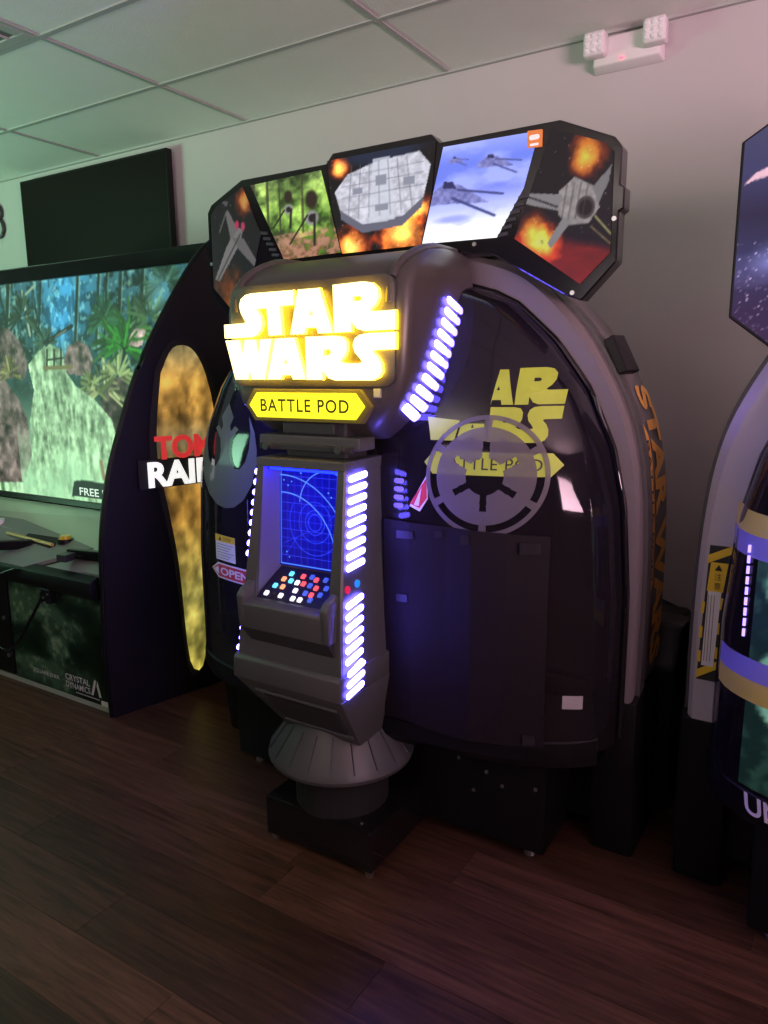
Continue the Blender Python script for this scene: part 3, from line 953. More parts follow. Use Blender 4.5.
# ---- neck between housing and kiosk
neck = link('neck', box(CX - .10, CX + .10, 1.575, 1.74, 1.17, 1.29, .006), M_GREYD, pod)
link('neck_plate', box(CX - .095, CX + .075, 1.556, 1.60, 1.238, 1.268, .003), M_GREYD, neck)
link('cross_bar', box(CX - .17, CX + .16, 1.545, 1.62, 1.200, 1.234, .004), M_GREY, neck)
rl = link('rail', box(CX - .158, CX + .145, 1.530, 1.548, 1.196, 1.212, .002), M_GREYD, neck)
for a in (-.128, .110):
    link('bolt', cyl((CX + a, 1.204), .010, .008, 1.518, 1.532, 'y', 12), M_STEEL, rl)

# ---- spine behind the kiosk
link('spine', prism([(1.66, .36), (1.80, .36), (1.80, 1.30), (1.70, 1.30), (1.66, 1.15)], 'x', CX - .135, CX + .135, .01), M_BLACK, pod)

# ---- kiosk
kio = link('kiosk', prism([(1.58, 1.17), (1.555, .80), (1.56, .42), (1.76, .42), (1.76, 1.17)], 'x', CX - .135, CX + .135, .004), M_GREY, pod)
def khw(z): return float(np.interp(z, [.41, .57, .85, 1.17], [.150, .178, .163, .146]))
def kfy(z): return float(np.interp(z, [.41, .57, .62, .85, 1.17], [1.528, 1.418, 1.425, 1.452, 1.503]))
for s in (-1, 1):
    zs = [.57, .63, .72, .85, 1.0, 1.165]
    rings = []
    for z in zs:
        w0, w1, fy = .123, khw(z), kfy(z)
        rings.append([(CX + s * w0, fy + .003, z), (CX + s * (w1 - .005), fy, z), (CX + s * w1, fy + .006, z), (CX + s * w1 * .97, 1.76, z), (CX + s * w0, 1.76, z)])
    link('side_cheek', loft(rings), M_GREY, kio, smooth=30)
link('header', hexa([(CX - .1468, 1.499, 1.152), (CX + .1468, 1.499, 1.152), (CX + .1455, 1.765, 1.152), (CX - .1455, 1.765, 1.152), (CX - .146, 1.502, 1.176), (CX + .146, 1.502, 1.176), (CX + .146, 1.765, 1.180), (CX - .146, 1.765, 1.180)], .003), M_GREY, kio)
# display with orbit plot
def film_orbit():
    w, h = 190, 210
    c = Canvas(w, h, (.02, .03, .42))
    c.glow((.45, .55), .75, (.01, .02, .24), 1.2)
    li = (.20, .30, 1.0)
    for k in range(11):
        u = .02 + .096 * k
        c.line((u, .02), (u, .98), .0022, (.20, .26, .95), .85)
    for k in range(12):
        v = .02 + .0873 * k
        c.line((.02, v), (.98, v), .0022, (.20, .26, .95), .85)
    def arcl(cx, cy, r, a0, a1, wd, col, al=1.0):
        A = np.radians(np.linspace(a0, a1, 60))
        for p, q in zip(A, A[1:]):
            c.line((cx + r * math.cos(p) / c.asp, cy + r * math.sin(p)), (cx + r * math.cos(q) / c.asp, cy + r * math.sin(q)), wd, col, al)
    for r in (.08, .12, .20): arcl(.50, .46, r, 0, 360, .003, li, .9)
    arcl(.50, .46, .32, 150, 360, .003, li, .9)
    arcl(.05, .05, .68, 12, 92, .0048, (.35, .55, 1.0)); arcl(.03, .02, .88, 20, 92, .0048, (.35, .55, 1.0))
    arcl(.66, .62, .34, 20, 175, .0045, (.35, .55, 1.0))
    c.line((.02, .02), (.02, .98), .005, (.25, .45, 1.0)); c.line((.02, .98), (.98, .98), .004, (.25, .4, 1.0)); c.line((.02, .02), (.98, .02), .005, (.3, .5, 1.0))
    r = np.random.default_rng(4)
    for u, v in [(.30, .93), (.06, .85), (.12, .80), (.17, .84), (.68, .76), (.72, .72), (.92, .88), (.90, .93), (.10, .14), (.14, .09), (.92, .12)]:
        c.disc((u, v), .012, .010, (.35, .65, 1.0), .5)
    c.line((.05, .22), (.40, .36), .002, li); c.line((.95, .70), (.70, .50), .002, li); c.line((.08, .10), (.25, .30), .002, li)
    return c
print_panel('display', [(-.122, .868), (.122, .868), (.122, 1.150), (-.122, 1.150)], film_orbit(), lambda a, b, c: (CX + a, 1.556 + (b - .868) * .05 + c, b), art_mat('blue_display', 1.5), kio, .0015)
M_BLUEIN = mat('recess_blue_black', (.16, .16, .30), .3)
for s in (-1, 1):
    link('recess_side', prism([(1.462, .815), (1.56, .862), (1.575, 1.152), (1.502, 1.152)], 'x', CX + s * .1235, CX + s * .1215), M_BLUEIN, kio)
# added blue glowing strip under the header, there to brighten the recess
link('recess_fill', box(CX - .11, CX + .11, 1.512, 1.524, 1.1435, 1.1515), emis('blue_fill', (.001, .003, 1.0), 34), kio)
# control desk
dk = link('control_desk', hexa([(CX - .128, 1.437, .780), (CX + .128, 1.437, .780), (CX + .128, 1.565, .850), (CX - .128, 1.565, .850), (CX - .128, 1.437, .790), (CX + .128, 1.437, .790), (CX + .128, 1.565, .866), (CX - .128, 1.565, .866)]), mat('desk_black', (.02, .02, .035), .2), kio)
cols = {'w': (.95, .95, 1.0), 'r': (1.0, .10, .12), 'c': (.15, .75, 1.0), 'o': (1.0, .38, .16), 'b': (.08, .16, .9), 'k': None}
keys = [(.22, .86, 'c'), (.40, .84, 'r'), (.52, .86, 'b'), (.60, .80, 'r'), (.72, .84, 'b'), (.84, .80, 'b'),
        (.17, .68, 'o'), (.28, .66, 'c'), (.38, .64, 'w'), (.47, .64, 'r'), (.57, .62, 'b'), (.67, .58, 'r'), (.80, .62, 'b'),
        (.12, .46, 'c'), (.23, .46, 'o'), (.43, .42, 'w'), (.58, .40, 'b'), (.67, .38, 'r'), (.78, .42, 'b'),
        (.08, .22, 'w'), (.19, .22, 'k'), (.29, .22, 'w'), (.47, .20, 'w'), (.57, .20, 'w'), (.70, .24, 'b')]
for u, v, k in keys:
    x = CX - .118 + .236 * u; t_ = .06 + .85 * v
    y = 1.437 + .128 * t_; z = .790 + .076 * t_
    m = M_GREYD if k == 'k' else emis('key_' + k, cols[k], 1.1 if k != 'b' else .6)
    link('key', hexa([(x - .0062, y - .0055, z - .004), (x + .0062, y - .0055, z - .004), (x + .0062, y + .0050, z + .0025), (x - .0062, y + .0050, z + .0025), (x - .0058, y - .0055, z + .002), (x + .0058, y - .0055, z + .002), (x + .0058, y + .0045, z + .008), (x - .0058, y + .0045, z + .008)]), m, dk)
# shelf front with cheeks and dark chamfer
link('shelf', prism([(1.412, .722), (1.405, .795), (1.437, .805), (1.47, .78), (1.47, .70)], 'x', CX - .148, CX + .146, .006, 3), M_GREY, kio, smooth=35)
for s in (-1, 1):
    link('shelf_cheek', prism([(1.410, .725), (1.403, .815), (1.420, .832), (1.458, .848), (1.50, .86), (1.50, .72)], 'x', min(CX + s * .126, CX + s * .151), max(CX + s * .126, CX + s * .151), .005), M_GREY, kio, smooth=35)
link('shelf_chamfer', hexa([(CX - .126, 1.435, .682), (CX + .150, 1.435, .682), (CX + .150, 1.50, .682), (CX - .126, 1.50, .682), (CX - .146, 1.413, .724), (CX + .146, 1.413, .724), (CX + .146, 1.50, .724), (CX - .146, 1.50, .724)]), M_GREYD, kio)
link('lower_front', hexa([(CX - .177, 1.424, .60), (CX + .177, 1.424, .60), (CX + .177, 1.56, .60), (CX - .177, 1.56, .60), (CX - .166, 1.447, .80), (CX + .160, 1.447, .80), (CX + .160, 1.56, .80), (CX - .166, 1.56, .80)]), M_GREY, kio)
link('skirt', prism([(1.410, .575), (1.412, .632), (1.424, .640), (1.75, .640), (1.75, .575)], 'x', CX - .180, CX + .180, .004), M_GREY, kio, smooth=30)
# tapered underside with two ridges
tp = link('taper', hexa([(CX - .110, 1.545, .392), (CX + .150, 1.545, .392), (CX + .150, 1.76, .392), (CX - .110, 1.76, .392), (CX - .182, 1.414, .576), (CX + .182, 1.414, .576), (CX + .182, 1.755, .576), (CX - .182, 1.755, .576)], .004), M_GREY, kio, smooth=30)
for a0, a1, t_ in ((-.125, .150, .20), (-.085, .145, .80)):
    y = 1.414 + .131 * t_ - .004; z = .576 - .184 * t_
    link('taper_ridge', tube([(CX + a0, y, z), (CX + a1, y, z)], .005, 6), M_GREY, tp)
link('taper_panel', hexa([(CX + .10 * -1, 1.418 + .131 * .25, .576 - .184 * .25), (CX + .145, 1.418 + .131 * .25, .576 - .184 * .25), (CX + .135, 1.418 + .131 * .72, .576 - .184 * .72), (CX - .075, 1.418 + .131 * .72, .576 - .184 * .72)] + [(CX - .10, 1.408 + .131 * .25, .572 - .184 * .25), (CX + .145, 1.408 + .131 * .25, .572 - .184 * .25), (CX + .135, 1.408 + .131 * .72, .572 - .184 * .72), (CX - .075, 1.408 + .131 * .72, .572 - .184 * .72)]), M_GREYD, tp)
# side light bars on the cheeks
def kiosk_bars(s):
    for k in range(9):
        z = 1.138 - k * .0278
        light_bar((kfy(z) + .008, z - .004), (kfy(z) + .090, z + .002), .0165, lambda y, zz: khw(zz) * (1 - .03 * max(0, (y - 1.45) / .31)), kio, s)
    for k in range(9):
        z = .822 - k * .0285
        light_bar((kfy(z) + .010, z - .006), (kfy(z) + .088, z + .006), .0165, lambda y, zz: max(khw(zz), .180 if zz < .660 else 0) * (1 - .03 * max(0, (y - 1.45) / .31)), kio, s)
    link('button', cyl((kfy(.86) + .022, .857), .010, .010, CX + s * (khw(.857) - .004), CX + s * (khw(.857) + .004), 'x', 14), mat('red_button', (.5, .02, .06), .3, emit=(1, .02, .1), estr=.5), kio)
    link('button', cyl((kfy(.86) + .068, .862), .010, .010, CX + s * (khw(.857) - .005), CX + s * (khw(.857) + .003), 'x', 14), mat('blue_button', (.02, .2, .6), .3, emit=(.02, .4, 1), estr=.5), kio)
kiosk_bars(1); kiosk_bars(-1)

# ---- turret cone and black plinth box
cy_ = 1.665
rings = []
for r, z in ((.125, .425), (.140, .418), (.150, .402), (.212, .318), (.217, .300), (.213, .288), (.18, .270)):
    rings.append([(CX + r * math.cos(2 * PI * k / 48), cy_ + r * math.sin(2 * PI * k / 48), z) for k in range(48)])
tur = link('turret', loft(rings), M_GREY, pod, smooth=25)
for k in range(20):
    a = 2 * PI * (k + .5) / 20
    p, q = (.152, .402), (.212, .319)
    link('turret_seam', tube([(CX + p[0] * math.cos(a), cy_ + p[0] * math.sin(a), p[1]), (CX + q[0] * math.cos(a), cy_ + q[0] * math.sin(a), q[1])], .0022, 5), M_GREYD, tur)
link('turret_post', cyl((CX, cy_), .14, .14, .14, .28, 'z', 32), M_MATTE, pod)
pl = link('plinth', box(CX - .189, CX + .189, 1.53, 1.95, .022, .145, .004), M_BLACKG, pod)
for a, b in ((-.17, 1.55), (.17, 1.55), (-.17, 1.92), (.17, 1.92)):
    link('leveler', cyl((CX + a, b), .012, .016, 0, .024, 'z', 10), M_STEEL, pl)
link('screw', cyl((CX + .14, 1.56), .004, .004, .143, .148, 'z', 8), M_STEEL, pl)

# ---- decals on the doors
def polar_emblem(r, keep, nr=26, na=180):
    bm = bmesh.new()
    V = [[bm.verts.new((r * (j / nr) * math.cos(2 * PI * i / na), r * (j / nr) * math.sin(2 * PI * i / na), 0)) for i in range(na)] for j in range(1, nr + 1)]
    for j in range(nr - 1):
        for i in range(na):
            if keep((j + 1.5) / nr, 360 * (i + .5) / na):
                bm.faces.new((V[j][i], V[j][(i + 1) % na], V[j + 1][(i + 1) % na], V[j + 1][i]))
    for v in [v for v in bm.verts if not v.link_faces]: bm.verts.remove(v)
    me = bpy.data.meshes.new('e'); bm.to_mesh(me); bm.free()
    return me
def gear(rn, ang):
    if rn > .925: return True
    d = (ang - 90) % 60; d = min(d, 60 - d)
    off = rn * math.sin(math.radians(d)); 
    if rn > .80: return off < .055
    if rn < .30: return False
    if rn < .58: return off > .055
    return True
EMR = .153
on_door(polar_emblem(EMR, gear), CX, .436, 1.137, .006, name='gear_emblem', m=M_DISC, parent=pod, cut=False)
bird = [(0, -1), (.3, -.95), (.6, -.78), (.85, -.48), (.98, -.1), (.98, .2), (.9, .5), (.70, .80), (.78, .5), (.76, .2), (.66, -.05), (.5, -.2), (.33, -.20), (.20, -.06), (.15, .12), (.18, .34), (.42, .54), (.30, .60), (.17, .50), (.13, .60), (.22, .76), (0, 1.02)]
bird = [(a * .160, b * .163) for a, b in bird + [(-a, b) for a, b in bird[::-1]][1:-1]]
on_door(shape2d([bird]), CX, -.456, 1.139, .005, name='bird_emblem', m=M_DISC, parent=pod)
# worn lime logo on the right door: what is left of the vinyl
LSX, LSZ = .59, .78
LOX, LOZ = .432, 1.313
def lime(key, clip=None):
    me = shape2d([[(a * LSX, b * LSZ) for a, b in pl_] for pl_ in LOGO[key]])
    if clip:
        bm = bmesh.new(); bm.from_mesh(me)
        for co, no in clip:
            bmesh.ops.bisect_plane(bm, geom=list(bm.verts) + list(bm.edges) + list(bm.faces), plane_co=(*co, 0), plane_no=(*no, 0), clear_outer=True)
        bm.to_mesh(me); bm.free()
    return me
for key, clip in (('letter_r', None), ('letters_rs', None), ('letter_a', [((.008, .06), (-1, .12))]), ('letter_w', [((0, -.045), (.1, 1))]), ('letter_a.', [((0, -.045), (0, 1))])):
    on_door(lime(key, clip), CX, LOX, LOZ, .003, name='worn_lettering', m=M_LIME, parent=pod)
lb = on_door(shape2d([[(a * .90, b * .88) for a, b in BADGE]]), CX, .454, 1.168, .003, name='worn_badge', m=M_LIME, parent=pod)
t = text2d('BATTLE POD', .030, .25, spacing=1.1)
on_door(t, CX, .454 - .135, 1.153, .0042, name='lettering', m=M_INK, parent=lb)
# labels on the doors
on_door(shape2d([[(-.055, -.042), (.055, -.042), (.055, .042), (-.055, .042)]]), CX, -.468, .842, .003, name='warning_label', m=M_PAPER, parent=pod)
on_door(shape2d([[(-.055, .020), (.055, .020), (.055, .042), (-.055, .042)]]), CX, -.468, .842, .004, name='warning_strip', m=M_YEL, parent=pod)
on_door(shape2d([[(-.034, .024), (-.016, .024), (-.025, .039)]]), CX, -.468, .842, .005, name='warning_triangle', m=M_INK, parent=pod)
on_door(text2d('CAUTION', .011, .045), CX, -.468 - .010, .842 + .026, .005, name='lettering', m=M_INK, parent=pod)
for k in range(6):
    on_door(shape2d([[(-.048, 0), (.046 - .012 * (k % 3), 0), (.046 - .012 * (k % 3), .0025), (-.048, .0025)]]), CX, -.468, .842 + .010 - .009 * k, .004, name='print_line', m=mat('grey_ink', (.25, .25, .25), .5), parent=pod)
for s, ox in ((-1, -.45), (1, .255)):
    arrow = [(-.105, 0), (-.062, .026), (.13, .026), (.13, -.026), (-.062, -.026)]
    if s > 0: arrow = [(-.018, -.032), (.012, -.045), (.034, -.010), (.030, .055)]
    oz = .764 if s < 0 else 1.082
    on_door(shape2d([arrow]), CX, ox, oz, .003, name='open_tag', m=M_PAPER, parent=pod)
    on_door(shape2d([[(a * .93, b * .80) for a, b in arrow]]), CX, ox, oz, .004, name='open_tag_red', m=M_RED, parent=pod)
    if s < 0:
        on_door(shape2d([[(-.088, 0), (-.058, .014), (-.058, -.014)]]), CX, ox, oz, .005, name='open_tag_arrow', m=M_PAPER, parent=pod)
        on_door(text2d('OPEN', .026, .15, bold=.03), CX, ox - .048, oz - .013, .005, name='lettering', m=M_PAPER, parent=pod)
    else:
        on_door(shape2d([[(-.004, -.028), (.010, -.030), (.016, .020)]]), CX, ox, oz, .005, name='open_tag_arrow', m=M_PAPER, parent=pod)
# door handle on the left door, lit slots beside the kiosk
for s in (-1,):
    link('door_handle', tube([(CX + s * .335, door_y(.335, z) - .012, z) for z in np.linspace(.86, 1.02, 8)], .006, 8), M_BLACKG, pod, smooth=60)
for k in range(4):
    z = 1.115 - .022 * k
    on_door(shape2d([capsule(.030, .013)]), CX, .205, z, .004, name='slot_decal', m=mat('slot_violet', (.25, .22, .45), .4), parent=pod)
on_door(shape2d([[(-.022, -.017), (.022, -.020), (.022, .017), (-.022, .020)]]), CX, .660, .550, .003, name='white_sticker', m=M_TAPE, parent=pod)

# ================================================================== cardboard taped over the lower right door
card = thing('cardboard_sheet', (CX + .40, 1.66, .42), 'creased dark cardboard sheet taped across the lower clear door', 'cardboard')
cols_ = [.165, .245, .345, .415, .50, .60]
def card_pt(o, z, lift): return (CX + o, door_y(o, z) - .014 - lift, z)
bm = bmesh.new()
F0, F1 = [], []
for j, z in enumerate([.425, .60, .80, 1.000]):
    r0, r1 = [], []
    for i, o in enumerate(cols_):
        bump = .006 if i in (1, 3) else 0
        zt = z + (.012 - .02 * i / 5 if j == 3 else 0) + (.02 if j == 0 and i < 2 else 0)
        r0.append(bm.verts.new(card_pt(o, zt, bump))); r1.append(bm.verts.new(card_pt(o, zt, bump - .006)))
    F0.append(r0); F1.append(r1)
n_ = len(cols_)
for j in range(3):
    for i in range(n_ - 1):
        bm.faces.new((F0[j][i], F0[j][i + 1], F0[j + 1][i + 1], F0[j + 1][i])); bm.faces.new((F1[j][i], F1[j][i + 1], F1[j + 1][i + 1], F1[j + 1][i]))
    for i in (0, n_ - 1):
        bm.faces.new((F0[j][i], F0[j + 1][i], F1[j + 1][i], F1[j][i]))
for i in range(n_ - 1):
    for j in (0, 3):
        bm.faces.new((F0[j][i], F0[j][i + 1], F1[j][i + 1], F1[j][i]))
link('sheet', bm_mesh(bm), M_CARD, card)
for o, z, w_, h_ in ((.235, .975, .05, .022), (.33, .985, .022, .018), (.40, .975, .024, .025), (.56, .962, .05, .03), (.225, .80, .035, .022), (.57, .45, .03, .03)):
    def tp_(a, b, c, o=o, z=z):
        p = card_pt(o + a, z + b, .010); return p
    link('tape', remap(gridcut(shape2d([[(-w_ / 2, -h_ / 2), (w_ / 2, -h_ / 2 * .8), (w_ / 2 * .9, h_ / 2), (-w_ / 2, h_ / 2)]]), .02), tp_), mat('packing_tape', (.022, .019, .022), .3, spec=.25), card)

# ================================================================== JUNGLE GAME CABINET (left)
P0 = Vector((-2.454, 1.818, 0)); DD = Vector((.2315, .9728, 0)); NN = Vector((DD.y, -DD.x, 0))
cab = thing('arcade_cabinet', (-3.3, 2.5, 0), 'wide black shooting game cabinet showing a jungle waterfall on its screen', 'arcade machine')
side = [(0, 0), (-.012, .258), (0, .509), (.015, .753), (.059, .988), (.123, 1.18), (.217, 1.413), (.341, 1.631), (.491, 1.849), (.592, 1.947), (.72, 2.02), (.90, 2.06), (1.25, 2.06), (1.25, 0)]
sm = spline([p + (0,) for p in side[1:12]], 4)
side_s = [(0, 0)] + [(p[0], p[1]) for p in sm] + [(1.25, 2.06), (1.25, 0)]
def on_side(s, z, d): return tuple(P0 + DD * s + NN * d + Vector((0, 0, z)))
bm = bmesh.new()
va = [bm.verts.new(on_side(s, z, 0)) for s, z in side_s]; vb = [bm.verts.new(on_side(s, z, -.045)) for s, z in side_s]
bm.faces.new(va); bm.faces.new(vb)
for i in range(len(va)):
    j = (i + 1) % len(va); bm.faces.new((va[i], va[j], vb[j], vb[i]))
sp = link('side_panel', bm_mesh(bm), mat('panel_black', (.009, .008, .011), .45, spec=.3), cab)
# printed dark violet halo film on the side panel
def film_side():
    w, h = 120, 230
    c = Canvas(w, h, (.13, .11, .14))
    return c
pts = [on_side(s, z, .004) for s, z in side_s[1:-2]]
link('edge_trim', tube([on_side(s, z, -.02) for s, z in side_s[:-2]], .012, 6), M_BLACK, sp, smooth=60)
# tall lit acrylic panel: plain tapered golden shard in place of the printed figure
shard = [(.300, 1.40), (.36, 1.50), (.44, 1.50), (.50, 1.40), (.535, 1.20), (.50, .95), (.445, .60), (.425, .155), (.355, .150), (.328, .60), (.290, .88), (.262, 1.06), (.272, 1.22)]
shard_s = [tuple(p) for p in spline(shard + [shard[0]], 4)][:-1]
cx_s, cz_s = .40, .9
back = [(cx_s + (a - cx_s) * 1.22, cz_s + (b - cz_s) * 1.04) for a, b in shard_s]
me = shape2d([back], .003)
link('cutout_backing', remap(me, lambda a, b, c: on_side(a, b, .006 + c)), M_MATTE, sp)
def film_gold():
    w, h = 80, 300
    c = Canvas(w, h)
    c.vgrad([(0, (.62, .58, .26)), (.25, (.74, .70, .36)), (.5, (.60, .44, .20)), (.62, (.70, .52, .24)), (.72, (.46, .42, .32)), (.80, (.78, .58, .28)), (.90, (.86, .64, .30)), (1, (.60, .56, .40))])
    n = fbm(w, h, 16, 5, 77); n2 = fbm(w, h, 40, 3, 78, .5)
    c.a *= np.clip(.1 + 1.7 * n, 0, 1.4)[..., None]
    c.add(np.clip(n2 - .55, 0, 1), (.9, .7, .3))
    return c
cv = film_gold()
me = shape2d([shard_s], .004)
me = gridcut(me, .012)
co = np.array([v.co[:] for v in me.vertices]); lo = co.min(0); hi = co.max(0)
colr = cv.sample((co[:, 0] - lo[0]) / (hi[0] - lo[0]), (co[:, 1] - lo[1]) / (hi[1] - lo[1]))
at_ = me.color_attributes.new('print', 'FLOAT_COLOR', 'POINT')
at_.data.foreach_set('color', np.hstack([colr, np.ones((len(colr), 1))]).astype(np.float32).ravel())
me.materials.clear()
link('lit_panel', remap(me, lambda a, b, c: on_side(a, b, .014 + c)), art_mat('gold_lit_print', .75), sp)
plt = shape2d([[(.17, .935), (.70, .935), (.70, 1.055), (.17, 1.055)]], .003)
link('name_backing', remap(plt, lambda a, b, c: on_side(a, b, .018 + c)), M_MATTE, sp)
t = text2d('TOMB', .098, .34, thick=.003, bold=.035); link('title_lettering', remap(t, lambda a, b, c: on_side(.245 + a, 1.050 + b, .026 + c)), mat('title_red', (.5, .03, .03), .4, emit=(.9, .05, .05), estr=.55), sp)
t = text2d('RAIDER', .105, .50, thick=.003, bold=.035); link('title_lettering', remap(t, lambda a, b, c: on_side(.208 + a, .940 + b, .026 + c)), mat('title_white', (.8, .8, .78), .4, emit=(1, 1, .95), estr=.85), sp)

# screen and its surround
YS = 2.42
def film_jungle():
    w, h = 380, 225
    c = Canvas(w, h)
    c.vgrad([(0, (.55, .76, .60)), (.3, (.40, .56, .45)), (.5, (.16, .25, .23)), (.72, (.13, .28, .30)), (1, (.20, .38, .42))])
    n = fbm(w, h, 40, 5, 51); n2 = fbm(w, h, 10, 4, 52); n3 = fbm(w, h, 5, 3, 53); nv = fbm(w, h, 60, 5, 54, .12)
    def S(x, y):        # layout grid of the picture -> sheet coordinates
        h = (0.004707717, -0.000511227, 0.278489561, 0.000585876, -0.004450024, 2.179020562, 0.001064392, -0.000327238)
        d = h[6] * x + h[7] * y + 1
        return ((h[0] * x + h[1] * y + h[2]) / d, (h[3] * x + h[4] * y + h[5]) / d)
    top = np.clip((c.V - .45) * 6, 0, 1)
    c.put(np.clip((.54 - n2) * 6, 0, .9) * top, (.06, .12, .11))
    c.put(np.clip((nv - .60) * 5, 0, .45) * top, (.40, .62, .60))
    c.put(np.clip((n3 - .62) * 6, 0, .5) * top, (.55, .74, .62))
    g0 = S(65, 290); c.glow(g0, .30, (.06, .26, .40), 1.0); g1 = S(60, 330); c.glow(g1, .16, (.05, .16, .26), 1.0)
    def L(x0, y0, x1, y1, w_, col, al=1.0): c.line(S(x0, y0), S(x1, y1), w_, col, al)
    for x, w_ in ((6, .014), (38, .006), (75, .010), (96, .008), (104, .006), (118, .010), (140, .012)):
        L(x, 345, x + 3, 262, w_, (.08, .13, .11), .85); L(x + 2, 345, x + 5, 262, w_ * .3, (.55, .66, .52), .6)
    L(30, 335, 22, 292, .008, (.55, .65, .55)); L(24, 296, 34, 286, .006, (.5, .62, .5))
    def bush(x, y, r, col, seed, nleaf=40, wl=.006):
        rr = np.random.default_rng(seed); u, v = S(x, y)
        for _ in range(nleaf):
            a = rr.uniform(-.3, PI + .3); l0 = r * rr.uniform(.1, .5); l1 = r * rr.uniform(.6, 1.0); k = rr.uniform(.45, 1.35)
            c.line((u + l0 * math.cos(a) / c.asp, v + l0 * math.sin(a)), (u + l1 * math.cos(a) / c.asp, v + l1 * math.sin(a) - .25 * l1 * abs(math.cos(a))), wl, tuple(min(1, q * k) for q in col), .9)
    bush(115, 345, .17, (.16, .34, .14), 1); bush(130, 330, .16, (.20, .36, .16), 11); bush(150, 320, .17, (.26, .38, .26), 2); bush(104, 320, .13, (.15, .30, .20), 3); bush(22, 318, .13, (.16, .24, .18), 5); bush(45, 345, .10, (.18, .28, .22), 7); bush(165, 285, .14, (.18, .30, .24), 8)
    rk = np.clip(.30 + .55 * (n - .45) + .45 * (n2 - .45) + .25 * (n3 - .5), .05, .9)
    rock = np.stack([rk * 1.08, rk * .98, rk * .92], -1)
    P = lambda pts, col, al=1.0: c.poly([S(*p) for p in pts], col, al)
    P([(-20, 330), (8, 328), (22, 345), (28, 365), (25, 378), (-20, 380)], rock)
    P([(-30, 375), (5, 380), (18, 398), (28, 420), (32, 455), (26, 484), (-60, 492)], rock * .95)
    P([(63, 362), (68, 346), (78, 340), (88, 346), (93, 360), (90, 376), (66, 374)], rock * 1.25)
    P([(100, 400), (112, 380), (128, 372), (128, 440), (112, 440), (104, 420)], rock * .8)
    P([(128, 338), (136, 328), (146, 330), (142, 345), (130, 350)], rock * 1.5)
    bush(105, 392, .15, (.52, .58, .40), 4, 40); bush(118, 378, .14, (.46, .54, .34), 6, 40); bush(92, 388, .10, (.40, .48, .30), 9, 24); bush(124, 350, .16, (.16, .44, .14), 12, 50); bush(10, 375, .10, (.42, .44, .26), 13, 26)
    ff = fbm(w, h, 22, 4, 56, .30)
    foam = np.clip(.70 + 1.3 * (ff - .5) + .55 * (n3 - .5), .08, 1.15)
    water = np.stack([.62 * foam + .10, .78 * foam + .14, .60 * foam + .10], -1)
    P([(38, 352), (48, 343), (62, 350), (66, 372), (76, 386), (95, 400), (112, 420), (120, 450), (118, 520), (-60, 520), (-40, 482), (24, 482), (32, 455), (30, 420), (34, 390), (28, 365)], water)
    mist = np.clip((.36 - c.V) * 3.2, 0, .82) * np.clip((n - .2) * 2, 0, 1)
    c.put(mist * (c.U > S(22, 480)[0]), (.62, .84, .64))
    for x in (47, 54, 61): L(x, 368, x, 350, .006, (.08, .10, .09))
    L(44, 368, 72, 367, .009, (.40, .40, .26)); L(47, 360, 63, 358, .004, (.10, .11, .10))
    L(44, 343, 72, 326, .009, (.08, .11, .10)); L(50, 340, 66, 330, .004, (.40, .46, .40)); L(46, 346, 60, 330, .005, (.10, .13, .12))
    P([(74, 481), (84, 480), (106, 484), (130, 485), (130, 502), (72, 496)], (.14, .19, .17), .92)
    L(101, 462, 104, 478, .012, (.50, .48, .36))
    c.glow(S(158, 292), .09, (.14, .22, .26), .7)
    return c
SX0, SX1, SZ0, SZ1 = -4.20, -2.37, .742, 1.868
scr = print_panel('screen', [(SX0, SZ0), (SX1, SZ0), (SX1, SZ1), (SX0, SZ1)], film_jungle(), lambda a, b, c: (a, YS + c, b), art_mat('game_screen', 1.3), cab, .0055)
t = text2d('FREE PLAY', .040, .36, bold=.01)
link('screen_text', remap(t, lambda a, b, c: (-3.40 + a, YS - .002, .772 + b)), emis('screen_text_white', (.75, .9, .78), .85), scr)
link('screen_bezel', box(SX0 - .05, SX1 + .005, YS - .03, YS + .06, SZ1, SZ1 + .075, .006), M_BLACKG, cab)
link('screen_bezel', box(SX0 - .05, SX1 + .005, YS - .012, YS + .06, SZ0 - .035, SZ0, .004), M_BLACKG, cab)
link('screen_bezel', box(SX0 - .10, SX0, YS - .02, YS + .06, SZ0 - .04, SZ1 + .07, .004), M_BLACKG, cab)
link('back_box', box(SX0 - .12, SX1 + .01, YS + .06, 3.05, .02, 1.93, .01), M_BLACK, cab)
# apron below the screen
M_APR = mat('apron_grey', (.34, .37, .31), .32, noise=.1, nscale=6)
link('apron', hexa([(SX0 - .1, 2.02, .66), (-2.485, 1.90, .60), (-2.365, 2.405, .60), (SX0 - .1, 2.405, .60), (SX0 - .1, 2.05, .70), (-2.478, 1.95, .645), (-2.365, 2.405, .706), (SX0 - .1, 2.405, .706)]), M_APR, cab)
